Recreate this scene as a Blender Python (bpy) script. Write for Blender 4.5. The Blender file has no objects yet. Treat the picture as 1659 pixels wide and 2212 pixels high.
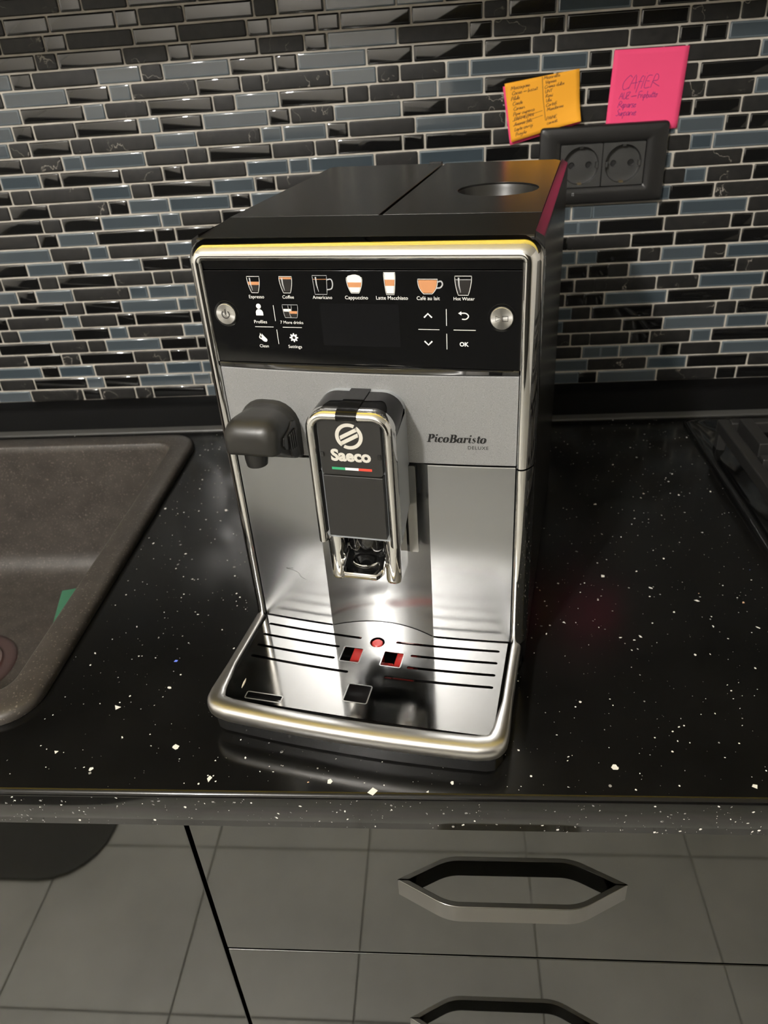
import bpy, bmesh, math, random
from mathutils import Vector, Matrix
from mathutils.geometry import tessellate_polygon

# ------------------------------------------------------------------ camera, world, light, exposure
scene = bpy.context.scene
COL = scene.collection
PI = math.pi

def make_camera():
    f_px, pitch, yaw, roll = 1608.12, 0.55621, -0.10227, -0.07373
    pos = Vector((0.05321, -0.31198, 0.41503))
    F = Vector((math.sin(yaw) * math.cos(pitch), math.cos(yaw) * math.cos(pitch), -math.sin(pitch)))
    r0 = Vector((math.cos(yaw), -math.sin(yaw), 0))
    u0 = r0.cross(F)
    R = math.cos(roll) * r0 + math.sin(roll) * u0
    U = -math.sin(roll) * r0 + math.cos(roll) * u0
    cd = bpy.data.cameras.new('camera')
    cam = bpy.data.objects.new('camera', cd)
    COL.objects.link(cam)
    m = Matrix((R, U, -F)).transposed().to_4x4()
    m.translation = pos
    cam.matrix_world = m
    cd.sensor_fit = 'VERTICAL'
    cd.sensor_height = 24.0
    cd.lens = 24.0 * f_px / 2212.0
    cd.clip_start = 0.01
    cd.dof.use_dof = True
    cd.dof.focus_distance = 0.50
    cd.dof.aperture_fstop = 8.0
    scene.camera = cam
make_camera()

world = bpy.data.worlds.new('world')
scene.world = world
world.use_nodes = True
world.node_tree.nodes['Background'].inputs['Color'].default_value = (1.0, 0.93, 0.82, 1)
world.node_tree.nodes['Background'].inputs['Strength'].default_value = 0.05

LAMP_POS = (-0.80, -1.45, 1.42)
LAMP_RADIUS = 0.055
LAMP_RADIANCE = 1300.0
vs = scene.view_settings
vs.view_transform = 'Standard'
vs.look = 'None'
vs.gamma = 1.0
vs.use_curve_mapping = False
vs.exposure = 0.0

# ------------------------------------------------------------------ material helpers
def mat(name, color=(.5, .5, .5), rough=.5, metal=0.0, coat=0.0, coat_rough=.05, emis=0.0, spec=.5, aniso=0.0, trans=0.0):
    m = bpy.data.materials.new(name)
    m.use_nodes = True
    b = m.node_tree.nodes['Principled BSDF']
    b.inputs['Base Color'].default_value = (*color, 1)
    b.inputs['Roughness'].default_value = rough
    b.inputs['Metallic'].default_value = metal
    b.inputs['Coat Weight'].default_value = coat
    b.inputs['Coat Roughness'].default_value = coat_rough
    b.inputs['Specular IOR Level'].default_value = spec
    b.inputs['Anisotropic'].default_value = aniso
    b.inputs['Transmission Weight'].default_value = trans
    if emis:
        b.inputs['Emission Color'].default_value = (*color, 1)
        b.inputs['Emission Strength'].default_value = emis
    return m

def nodes(m):
    return m.node_tree.nodes, m.node_tree.links, m.node_tree.nodes['Principled BSDF']

def coords(m, scale=(1, 1, 1), kind='Object'):
    n, l, b = nodes(m)
    tc = n.new('ShaderNodeTexCoord')
    mp = n.new('ShaderNodeMapping')
    mp.inputs['Scale'].default_value = scale
    l.new(tc.outputs[kind], mp.inputs['Vector'])
    return mp.outputs['Vector']

def noise(m, vec, scale, detail=3, rough=.5):
    n, l, b = nodes(m)
    t = n.new('ShaderNodeTexNoise')
    t.inputs['Scale'].default_value = scale
    t.inputs['Detail'].default_value = detail
    t.inputs['Roughness'].default_value = rough
    l.new(vec, t.inputs['Vector'])
    return t.outputs['Fac']

def ramp(m, fac, stops):
    n, l, b = nodes(m)
    r = n.new('ShaderNodeValToRGB')
    e = r.color_ramp.elements
    while len(e) < len(stops):
        e.new(0.5)
    for el, (p, c) in zip(e, stops):
        el.position = p
        el.color = (*c, 1) if len(c) == 3 else c
    l.new(fac, r.inputs['Fac'])
    return r.outputs['Color']

def rough_noise(m, vec, scale, lo, hi, detail=3):
    n, l, b = nodes(m)
    f = noise(m, vec, scale, detail)
    mr = n.new('ShaderNodeMapRange')
    mr.inputs['From Min'].default_value = .3
    mr.inputs['From Max'].default_value = .7
    mr.inputs['To Min'].default_value = lo
    mr.inputs['To Max'].default_value = hi
    l.new(f, mr.inputs['Value'])
    l.new(mr.outputs['Result'], b.inputs['Roughness'])

def bump(m, fac, strength=.1, dist=.001):
    n, l, b = nodes(m)
    bp = n.new('ShaderNodeBump')
    bp.inputs['Strength'].default_value = strength
    bp.inputs['Distance'].default_value = dist
    l.new(fac, bp.inputs['Height'])
    l.new(bp.outputs['Normal'], b.inputs['Normal'])

# ------------------------------------------------------------------ materials
M = {}
M['wall_paint'] = mat('wall_paint', (.74, .725, .695), .7)
M['ceiling_paint'] = mat('ceiling_paint', (.82, .81, .79), .7)
M['dark_backdrop'] = mat('backdrop_black', (.012, .011, .010), .35)  # for the unseen blocks added to darken reflections
M['yellow_gloss'] = mat('yellow_lacquer', (.86, .64, .05), .12, coat=.5)
M['cab_black'] = mat('cabinet_black', (.012, .012, .012), .4)
m = M['grout'] = mat('grout', (.43, .39, .32), .85)
v = coords(m)
n_, l_, b_ = nodes(m)
l_.new(ramp(m, noise(m, v, 60, 4), [(.3, (.42, .39, .335)), (.7, (.58, .54, .47))]), b_.inputs['Base Color'])
bump(m, noise(m, v, 900, 2), .5, .0006)

m = M['stone'] = mat('stone_tile', (.022, .021, .020), .45, spec=.35)
n_, l_, b_ = nodes(m)
v = coords(m)
oi = n_.new('ShaderNodeObjectInfo')
ad = n_.new('ShaderNodeVectorMath'); ad.operation = 'MULTIPLY_ADD'
cb = n_.new('ShaderNodeCombineXYZ')
for k in range(3):
    l_.new(oi.outputs['Random'], cb.inputs[k])
ad.inputs[1].default_value = (37.0, 53.0, 29.0)
l_.new(cb.outputs[0], ad.inputs[0]); l_.new(v, ad.inputs[2])
def vein_of(m, vec):
    n, l, b = nodes(m)
    nz = n.new('ShaderNodeTexNoise'); nz.inputs['Scale'].default_value = 30; nz.inputs['Detail'].default_value = 5
    l.new(vec, nz.inputs['Vector'])
    sb = n.new('ShaderNodeMath'); sb.operation = 'SUBTRACT'; sb.inputs[1].default_value = .5
    l.new(nz.outputs['Fac'], sb.inputs[0])
    ab = n.new('ShaderNodeMath'); ab.operation = 'ABSOLUTE'
    l.new(sb.outputs[0], ab.inputs[0])
    mk = n.new('ShaderNodeTexNoise'); mk.inputs['Scale'].default_value = 22
    l.new(vec, mk.inputs['Vector'])
    mr = n.new('ShaderNodeMapRange')
    mr.inputs['From Min'].default_value = .006; mr.inputs['From Max'].default_value = .0
    l.new(ab.outputs[0], mr.inputs['Value'])
    m2 = n.new('ShaderNodeMapRange')
    m2.inputs['From Min'].default_value = .53; m2.inputs['From Max'].default_value = .64
    l.new(mk.outputs['Fac'], m2.inputs['Value'])
    mu = n.new('ShaderNodeMath'); mu.operation = 'MULTIPLY'
    l.new(mr.outputs[0], mu.inputs[0]); l.new(m2.outputs[0], mu.inputs[1])
    return mu.outputs[0]
vein = vein_of(m, ad.outputs[0])
base = ramp(m, noise(m, ad.outputs[0], 120, 4), [(.3, (.0085, .0082, .0078)), (.75, (.018, .0172, .0162))])
mx = n_.new('ShaderNodeMix'); mx.data_type = 'RGBA'
l_.new(vein, mx.inputs['Factor']); l_.new(base, mx.inputs[6]); mx.inputs[7].default_value = (.42, .38, .33, 1)
l_.new(mx.outputs[2], b_.inputs['Base Color'])
bump(m, noise(m, v, 500, 3), .12, .0005)

M['black_glass'] = mat('black_glass', (.006, .006, .006), .05, coat=1.0, coat_rough=.02)
M['black_glass_edge'] = mat('black_glass_edge', (.010, .010, .010), .08, coat=1.0, coat_rough=.03)
m = M['blue_glass'] = mat('blue_glass', (.075, .105, .130), .10, coat=1.0, coat_rough=.03)
n_, l_, b_ = nodes(m)
oi = n_.new('ShaderNodeObjectInfo')
l_.new(ramp(m, oi.outputs['Random'], [(0, (.040, .055, .066)), (1, (.070, .085, .094))]), b_.inputs['Base Color'])
M['blue_glass_edge'] = mat('blue_glass_edge', (.11, .135, .15), .08, coat=1.0, coat_rough=.03)

m = M['counter'] = mat('counter_stone', (.0035, .0034, .0032), .2, spec=.36)
n_, l_, b_ = nodes(m)
v = coords(m)
l_.new(ramp(m, noise(m, v, 14, 5, .6), [(.3, (.0035, .0034, .0032)), (.75, (.0075, .0072, .0066))]), b_.inputs['Base Color'])
rough_noise(m, v, 9, .12, .22, 6)
M['counter_edge'] = mat('counter_edge', (.004, .0038, .0036), .10, spec=.42)
M['fleck_white'] = mat('fleck_white', (.80, .78, .72), .35)
M['fleck_grey'] = mat('fleck_grey', (.22, .215, .20), .4)
M['fleck_peach'] = mat('fleck_peach', (.72, .45, .28), .4)
M['fleck_blue'] = mat('fleck_blue', (.16, .24, .85), .3)
M['trim_black'] = mat('upstand_black', (.0030, .0030, .0030), .6, spec=.1)
M['trim_lip'] = mat('upstand_lip', (.055, .054, .050), .35)

m = M['door'] = mat('mirror_lacquer', (.122, .124, .119), .035, metal=1.0)
M['door_edge'] = mat('door_edge', (.45, .44, .40), .2, metal=1.0)
M['handle'] = mat('smoked_chrome', (.21, .205, .195), .13, metal=1.0)
m = M['floor_tile'] = mat('floor_tile', (.42, .41, .37), .5)
n_, l_, b_ = nodes(m)
v = coords(m, kind='Object')
oi = n_.new('ShaderNodeObjectInfo')
ad = n_.new('ShaderNodeVectorMath'); ad.operation = 'ADD'
l_.new(v, ad.inputs[0]); l_.new(oi.outputs['Location'], ad.inputs[1])
l_.new(ramp(m, noise(m, ad.outputs[0], 6, 5), [(.3, (.36, .358, .33)), (.7, (.47, .465, .43))]), b_.inputs['Base Color'])
M['floor_grout'] = mat('floor_grout', (.33, .325, .30), .9)
M['mat_dark'] = mat('floor_mat_cloth', (.06, .058, .054), .95)

m = M['granite'] = mat('sink_granite', (.035, .03, .025), .42)
n_, l_, b_ = nodes(m)
v = coords(m)
vo = n_.new('ShaderNodeTexVoronoi'); vo.inputs['Scale'].default_value = 950
l_.new(v, vo.inputs['Vector'])
bs = ramp(m, noise(m, v, 45, 5), [(.3, (.034, .029, .025)), (.7, (.054, .047, .040))])
sp = ramp(m, vo.outputs['Color'], [(.80, (0, 0, 0)), (.93, (1, 1, 1))])
sm = n_.new('ShaderNodeMath'); sm.operation = 'MULTIPLY'; sm.inputs[1].default_value = .55
l_.new(sp, sm.inputs[0])
mx = n_.new('ShaderNodeMix'); mx.data_type = 'RGBA'
l_.new(sm.outputs[0], mx.inputs['Factor']); l_.new(bs, mx.inputs[6]); mx.inputs[7].default_value = (.24, .21, .17, 1)
l_.new(mx.outputs[2], b_.inputs['Base Color'])
bump(m, noise(m, v, 1100, 2), .25, .0004)
M['drain'] = mat('drain_steel', (.55, .42, .40), .22, metal=1.0)
M['drain_dark'] = mat('drain_rubber', (.055, .034, .032), .4)
m = M['scour'] = mat('scouring_green', (.045, .17, .095), .9)
bump(m, noise(m, coords(m), 1500, 2), .8, .001)
m = M['foam'] = mat('sponge_foam', (.75, .22, .20), .9)
bump(m, noise(m, coords(m), 900, 2), .8, .001)

M['plastic_black'] = mat('satin_black_plastic', (.010, .0098, .0092), .36)
m = M['lid'] = mat('lid_black', (.011, .0105, .010), .24)
bump(m, noise(m, coords(m), 3000, 2), .05, .0002)
M['hood'] = mat('hood_black', (.008, .0078, .0072), .33)
M['gloss_black'] = mat('gloss_black', (.004, .004, .004), .05, coat=.6, coat_rough=.02)
M['tub_black'] = mat('tub_black', (.011, .011, .011), .14, coat=.3, coat_rough=.05)
M['display'] = mat('display_glass', (.0045, .0045, .0047), .06, coat=.5, coat_rough=.03)
M['screen'] = mat('screen_dark', (.0065, .0065, .007), .10)
M['chrome'] = mat('chrome', (.87, .868, .86), .035, metal=1.0)
M['black_chrome'] = mat('black_chrome', (.006, .006, .0065), .04, spec=.25)
M['strap'] = mat('strap_black', (.003, .003, .003), .05, spec=.25)
m = M['silver'] = mat('silver_paint', (.34, .335, .325), .52, metal=.20)
v = coords(m)
n_, l_, b_ = nodes(m)
l_.new(ramp(m, noise(m, v, 2600, 2), [(.35, (.205, .206, .204)), (.7, (.295, .296, .293))]), b_.inputs['Base Color'])
m = M['silver_dark'] = mat('silver_body', (.40, .425, .45), .34, metal=.25)
m = M['steel'] = mat('brushed_steel', (.40, .412, .428), .26, metal=1.0, aniso=.7)
n_, l_, b_ = nodes(m)
tv_ = n_.new('ShaderNodeVectorTransform'); tv_.vector_type = 'VECTOR'; tv_.convert_from = 'OBJECT'; tv_.convert_to = 'WORLD'
tv_.inputs[0].default_value = (1, 0, 0)
l_.new(tv_.outputs[0], b_.inputs['Tangent'])
m = M['tray_steel'] = mat('tray_steel', (.35, .345, .332), .12, metal=1.0)
v = coords(m)
rough_noise(m, v, 22, .05, .13, 6)
m = M['bar_steel'] = mat('worn_bar_steel', (.60, .59, .57), .34, metal=1.0)
m = M['spin'] = mat('spun_button', (.92, .91, .88), .28, metal=1.0, aniso=.85)
n_, l_, b_ = nodes(m)
tg = n_.new('ShaderNodeTangent'); tg.direction_type = 'RADIAL'; tg.axis = 'Y'
l_.new(tg.outputs[0], b_.inputs['Tangent'])
m = M['plate_dark'] = mat('carriage_plate', (.22, .218, .21), .2, metal=1.0)
m = M['nozzle'] = mat('nozzle_grey', (.018, .0172, .0148), .38)
bump(m, noise(m, coords(m), 2500, 2), .06, .0003)
M['cover'] = mat('spout_cover', (.016, .0155, .014), .5)
M['ink_white'] = mat('print_white', (.82, .80, .75), .5, emis=.12)
M['ink_grey'] = mat('print_grey', (.42, .42, .42), .5, emis=.05)
M['ink_coffee'] = mat('print_coffee', (.50, .22, .09), .5, emis=.10)
M['ink_foam'] = mat('print_foam', (.80, .76, .68), .5, emis=.12)
M['ink_dark'] = mat('print_dark', (.012, .010, .009), .4)
M['ink_black'] = mat('print_black', (.005, .005, .005), .5)
M['ink_engraved'] = mat('engraved_mark', (.09, .085, .08), .4, metal=.6)
M['logo_beige'] = mat('logo_beige', (.60, .57, .50), .45)
M['flag_green'] = mat('flag_green', (.03, .32, .14), .45)
M['flag_red'] = mat('flag_red', (.62, .06, .035), .45)
M['red_plastic'] = mat('red_plastic', (.50, .035, .03), .35)
M['socket'] = mat('socket_black', (.014, .0135, .013), .38)
M['socket_in'] = mat('socket_insert', (.042, .042, .040), .42)
M['brass'] = mat('contact_metal', (.62, .50, .30), .3, metal=1.0)
M['paper_orange'] = mat('paper_orange', (.90, .40, .02), .8)
M['paper_pink'] = mat('paper_pink', (.90, .07, .20), .8)
M['pen_blue'] = mat('pen_violet', (.22, .015, .16), .7)
M['pen_brown'] = mat('pen_brown', (.13, .045, .008), .7)
M['iron'] = mat('cast_iron', (.016, .0155, .0145), .5)
M['enamel'] = mat('hob_enamel', (.004, .004, .004), .12)
M['crumb'] = mat('crumb_pale', (.62, .56, .45), .7)
M['lamp_shell'] = mat('lamp_shell', (.8, .8, .78), .5)
M['lamp_glow'] = mat('lamp_glow', (1, .965, .915), .5, emis=LAMP_RADIANCE)
# ------------------------------------------------------------------ mesh helpers
def new_obj(name, verts, faces, mats, parent=None, smooth=None, fm=None, bevel=0, bseg=2, loc=None, rot=None):
    me = bpy.data.meshes.new(name)
    me.from_pydata([tuple(p) for p in verts], [], faces)
    if not isinstance(mats, (list, tuple)):
        mats = [mats]
    for k in mats:
        me.materials.append(M[k] if isinstance(k, str) else k)
    if fm:
        me.polygons.foreach_set('material_index', fm)
    bm = bmesh.new(); bm.from_mesh(me)
    bmesh.ops.recalc_face_normals(bm, faces=bm.faces)
    bm.to_mesh(me); bm.free()
    if smooth is not None or bevel:
        me.polygons.foreach_set('use_smooth', [True] * len(me.polygons))
        me.set_sharp_from_angle(angle=math.radians(smooth if smooth is not None else 35))
    o = bpy.data.objects.new(name, me)
    COL.objects.link(o)
    if parent is not None:
        o.parent = parent
    if loc is not None:
        o.location = loc
    if rot is not None:
        o.rotation_euler = rot
    if bevel:
        md = o.modifiers.new('edge', 'BEVEL')
        md.width = bevel; md.segments = bseg; md.limit_method = 'ANGLE'; md.angle_limit = math.radians(40)
        md.harden_normals = True
    return o

def empty(name, loc=(0, 0, 0), rot=(0, 0, 0)):
    o = bpy.data.objects.new(name, None)
    o.empty_display_size = .05
    o.location = loc; o.rotation_euler = rot
    COL.objects.link(o)
    return o

def tag(o, label=None, cat=None, group=None, kind=None):
    if label: o['label'] = label
    if cat: o['category'] = cat
    if group: o['group'] = group
    if kind: o['kind'] = kind
    return o

def box(x0, x1, y0, y1, z0, z1):
    v = [(x, y, z) for x in (x0, x1) for y in (y0, y1) for z in (z0, z1)]
    f = [(0, 1, 3, 2), (4, 6, 7, 5), (0, 4, 5, 1), (2, 3, 7, 6), (0, 2, 6, 4), (1, 5, 7, 3)]
    return v, f

def join(*parts):
    V, F = [], []
    for v, f in parts:
        o = len(V)
        V += list(v); F += [tuple(i + o for i in q) for q in f]
    return V, F

def loft(loops, closed=True, cap0=False, cap1=False):
    V = [p for lp in loops for p in lp]
    n = len(loops[0]); F = []
    for i in range(len(loops) - 1):
        for j in range(n if closed else n - 1):
            a = i * n + j; b = i * n + (j + 1) % n
            F.append((a, b, b + n, a + n))
    if cap0: F.append(tuple(range(n)))
    if cap1: F.append(tuple((len(loops) - 1) * n + k for k in range(n)))
    return V, F

def rrect(cx, cy, w, h, r, seg=4):
    pts = []
    for sx, sy, a0 in ((1, 1, 0), (-1, 1, 90), (-1, -1, 180), (1, -1, 270)):
        for k in range(seg + 1):
            a = math.radians(a0 + 90 * k / seg)
            pts.append((cx + sx * (w / 2 - r) + r * math.cos(a), cy + sy * (h / 2 - r) + r * math.sin(a)))
    return pts

def circle(cx, cy, r, n=24):
    return [(cx + r * math.cos(2 * PI * k / n), cy + r * math.sin(2 * PI * k / n)) for k in range(n)]

def prism(outline, holes, z0, z1, mp):
    loops = [outline] + list(holes)
    flat = [p for lp in loops for p in lp]
    tris = tessellate_polygon([[Vector((p[0], p[1], 0)) for p in lp] for lp in loops])
    n = len(flat)
    V = [mp(p[0], p[1], z0) for p in flat] + [mp(p[0], p[1], z1) for p in flat]
    F = [tuple(t) for t in tris] + [tuple(i + n for i in reversed(t)) for t in tris]
    o = 0
    for lp in loops:
        k = len(lp)
        for i in range(k):
            a = o + i; b = o + (i + 1) % k
            F.append((a, b, b + n, a + n))
        o += k
    return V, F

def smooth_pts(pts, n=5):
    if len(pts) < 3:
        return pts
    out = []
    P = [pts[0]] + list(pts) + [pts[-1]]
    for i in range(1, len(P) - 2):
        p0, p1, p2, p3 = P[i - 1], P[i], P[i + 1], P[i + 2]
        for k in range(n):
            t = k / n
            out.append(tuple(.5 * (2 * b + (c - a) * t + (2 * a - 5 * b + 4 * c - d) * t * t + (-a + 3 * b - 3 * c + d) * t ** 3) for a, b, c, d in zip(p0, p1, p2, p3)))
    out.append(pts[-1])
    return out

def ribbon(pts, width, closed=False):
    """flat 2D ribbon along pts; width a number or one per point"""
    n = len(pts)
    W_ = width if isinstance(width, (list, tuple)) else [width] * n
    V, F = [], []
    for i in range(n):
        a = pts[i - 1] if (i > 0 or closed) else pts[i]
        b = pts[(i + 1) % n] if (i < n - 1 or closed) else pts[i]
        dx, dy = b[0] - a[0], b[1] - a[1]
        L = math.hypot(dx, dy) or 1
        nx, ny = -dy / L, dx / L
        w = W_[i] / 2
        V.append((pts[i][0] + nx * w, pts[i][1] + ny * w)); V.append((pts[i][0] - nx * w, pts[i][1] - ny * w))
    for i in range(n if closed else n - 1):
        j = (i + 1) % n
        F.append((2 * i, 2 * i + 1, 2 * j + 1, 2 * j))
    return V, F

def poly(pts):
    t = tessellate_polygon([[Vector((p[0], p[1], 0)) for p in pts]])
    return list(pts), [tuple(x) for x in t]

TXT = {}
def text_flat(body, offset=0.0, shear=0.0, space=1.0):
    """2D verts and faces of a word in the built-in font, left edge 0, baseline 0"""
    key = (body, offset, shear, space)
    if key in TXT: return TXT[key]
    cu = bpy.data.curves.new('word', 'FONT')
    cu.body = body; cu.size = 1.0; cu.offset = offset; cu.shear = shear; cu.space_character = space; cu.resolution_u = 3
    o = bpy.data.objects.new('word', cu)
    COL.objects.link(o)
    dg = bpy.context.evaluated_depsgraph_get()
    me = bpy.data.meshes.new_from_object(o.evaluated_get(dg))
    V = [(p.co.x, p.co.y) for p in me.vertices]; F = [tuple(p.vertices) for p in me.polygons]
    bpy.data.objects.remove(o); bpy.data.curves.remove(cu); bpy.data.meshes.remove(me)
    x0 = min(p[0] for p in V); x1 = max(p[0] for p in V)
    V = [((p[0] - x0) / (x1 - x0), p[1] / (x1 - x0)) for p in V]   # width 1
    TXT[key] = (V, F)
    return V, F

def place2d(VF, s, cx, cy, centre=True):
    V, F = VF
    return [((p[0] - (.5 if centre else 0)) * s + cx, p[1] * s + cy) for p in V], F
# ------------------------------------------------------------------ the room
YW = 0.6195          # face of the wall tiles
ZT0 = 0.0085         # lower edge of the lowest tile row
rng = random.Random(7)

def make_room():
    X0, X1, Y0, Y1, Z0, Z1 = -2.4, 2.6, -3.0, YW + .0017, -.87, 1.65
    gv, gf = box(X0, X1, Y1, Y1 + .1, Z0, Z1)
    wall = new_obj('wall_back', gv, gf, ['grout']); wall['kind'] = 'structure'
    fl = new_obj('floor', *box(X0, X1, Y0, Y1, Z0 - .05, Z0 - .004), ['floor_grout']); fl['kind'] = 'structure'
    for nm, b, k in (('ceiling', (X0, X1, Y0, Y1, Z1, Z1 + .05), 'ceiling_paint'), ('wall_left', (X0 - .1, X0, Y0, Y1, Z0, Z1), 'wall_paint'),
                     ('wall_right', (X1, X1 + .1, Y0, Y1, Z0, Z1), 'wall_paint'), ('wall_front', (X0, X1, Y0 - .1, Y0, Z0, Z1), 'wall_paint')):
        o = new_obj(nm, *box(*b), [k]); o['kind'] = 'structure'
    # floor tiles, 30 cm, running from under the cabinets into the room
    tv, tf = box(-.1468, .1468, -.1453, .1453, -.008, 0)
    first = None
    for i in range(-5, 5):
        for j in range(-5, 2):
            x = -.1105 + .2955 * (i + .5); y = -.2145 + .2925 * (j + .5)
            if first is None:
                o = new_obj('floor_tile', tv, tf, ['floor_tile'], fl, bevel=.0012, bseg=1); first = o
            else:
                o = first.copy(); COL.objects.link(o); o.parent = fl
            o.location = (x, y, Z0)
    return wall, fl
wall_back, floor_ = make_room()

ROWS = {
1: [(-349.4, 'Sk Ms Lk Sk Lb')],
2: [(-415.9, 'Mk Lk Sk Ms Lk Ss Mk Lb Mb Lk Sk')],
3: [(-425.8, 'Ms Sk Ls Mk Ls Sk Mk Sk Lk Lk Ss Mk Lb Ss Mk')],
4: [(-390.9, 'Ss Lk Ms Sk Lk Ms Sk Lb Ls Sk Ms Sk Lk Mk Ms Ss')],
5: [(-425.3, 'Sk Ls Mb Ss Lb Mk Sk Lb Mk Lk Mk Ss Ls Ms Sk Sk Lb')],
6: [(-440.4, 'Lb Mk Sb Ls Mk Ss Ls Mb Ss Ms Sb Lb Mb Sk Ls Ls Sb Mk')],
7: [(-425.0, 'Lk Sb Ms Lk Ss Mb Lk Ss Ms Sb Mb Lk Ss Mk'), (325.8, 'Lk Ms')],
8: [(-440.1, 'Sk Ms Lk Sb Mk Lb Sk Ms Lb Mk Ls Mb Sk Mk Sb Ms Ms Lb')],
9: [(-450.6, 'Ss Mk Ss Ls Mb Ls Sb Mb Sk Ls Lb Ss Mk Ls'), (324.6, 'Mk Ls')],
10: [(-440.5, 'Ms Sb Lb Ms Ss Lk Ms Ss Lk Sk Lk Ss Mk'), (310.6, 'Mb Sk Sk Ls')],
11: [(-473.3, 'Mb Sk Lk Ms Sk Ls Mb Sb Lb Ms Lb Mk Ss Mk'), (325.8, 'Sb Lb')],
12: [(-465.8, 'Ss Ls Mb Ss Lk Mb Sk Ls Mk'), (310.4, 'Ls Mk')],
13: [(-473.2, 'Mk Ls Sk Mb Lb Sk Mb Ls'), (324.4, 'Sb Ms Lk')],
14: [(-437.2, 'Ss Mk Lb Sb Ms Lk'), (310.9, 'Mk Ls Sb')],
15: [(-447.7, 'Sk Mb Lk Sk Mk Ls'), (225.3, 'Lb Sk Lb Ss Mk')],
16: [(-437.4, 'Ms Sb Ls Mb Sk'), (209.9, 'Sb Lk Ls Sk Ms')],
17: [(-473.7, 'Mb Sk Lb Mk Sk'), (198.9, 'Ls Mk Lk Mk')],
18: [(-513.0, 'Mk Ss Lk Ms Ss Ms'), (235.5, 'Mk Ss Mb Ss Lb')],
19: [(-497.9, 'Sk Mb Ls Sb Mb Lb'), (249.9, 'Ss Mb Sb Mk Ls')],
20: [(-512.9, 'Lk Ss Mk Lb Sb Ms'), (234.6, 'Ls Ms Lb Sk')],
21: [(-523.3, 'Ls Sb Ms Sk Lk Mk'), (224.2, 'Sk Lb Lk Sb Ms')],
22: [(-512.8, 'Lb Mk Sb Ls Mb'), (209.3, 'Ss Lk Ls Ss Mk')],
23: [(-472.4, 'Ms Ss Lb Mk Sk Ls'), (199.3, 'Ls Mk Lb Mb Sk')],
24: [(-513.3, 'Mk Ss Lk Ms Sk Ls'), (235.1, 'Ms Sk Ms Sb Lk')],
25: [(-497.7, 'Sk Mb Ls Sb Mb Lb'), (249.2, 'Sb Mb Sk Ms Lb')],
26: [(-513.3, 'Lk Sb Mk Lb Sb Ms'), (235.2, 'Ls Mb Lk Ms')],
27: [(-523.2, 'Ls Sk Ms Ss Lk Sb'), (224.4, 'Sk Lb Ls Sk Mk')],
28: [(-538.4, 'Ss Lb Mk Sk Ls Ms'), (208.2, 'Ss Lk Sb Lb Ms Sk')],
}
# what the left edge of the photo shows just left of each row's first boundary
LEFT = {1: 'Ls', 2: 'Ss', 3: 'Ss', 4: 'Lk', 5: 'Mb', 6: 'Ss', 7: 'Mb', 8: 'Lb', 9: 'Mb', 10: 'Mk', 11: 'Ls', 12: 'Mk', 13: 'Ss', 14: 'Lk', 15: 'Ls',
        16: 'Lb', 17: 'Lk', 18: 'Ls', 19: 'Lb', 20: 'Ls', 21: 'Sk', 22: 'Ss', 23: 'Lk', 24: 'Ms', 25: 'Lb', 26: 'Ms', 27: 'Mb', 28: 'Lk'}
UNIT = {'S': 25.0, 'M': 50.0, 'L': 75.0}

def tile_mesh(size, typ):
    w = (UNIT[size] - 2.0) / 1000; h = .0150
    depth = .0017
    if typ == 's':
        rings = [(0, depth), (0, .0006), (.0005, .0001), (.0012, 0)]; r = .0016; seg = 2; mats = ['stone']
        mi = [0, 0, 0]
    elif typ == 'k':
        rings = [(0, depth), (0, .0010), (.0004, .0005), (.0011, .00015), (.0022, 0)]; r = .0008; seg = 1; mats = ['black_glass', 'black_glass_edge']
        mi = [1, 1, 0, 0]
    else:
        rings = [(0, depth), (0, .0009), (.0004, .0003), (.0010, 0), (.0019, 0)]; r = .0006; seg = 1; mats = ['blue_glass', 'blue_glass_edge']
        mi = [1, 1, 1, 1]
    loops = []
    for ins, y in rings:
        loops.append([(p[0], y, p[1]) for p in rrect(0, 0, w - 2 * ins, h - 2 * ins, max(r - ins * .3, .0002), seg)])
    V, F = loft(loops, cap1=True)
    n = len(loops[0]); fm = []
    for k in range(len(rings) - 1):
        fm += [mi[k]] * n
    fm.append(0)
    return V, F, mats, fm

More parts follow.
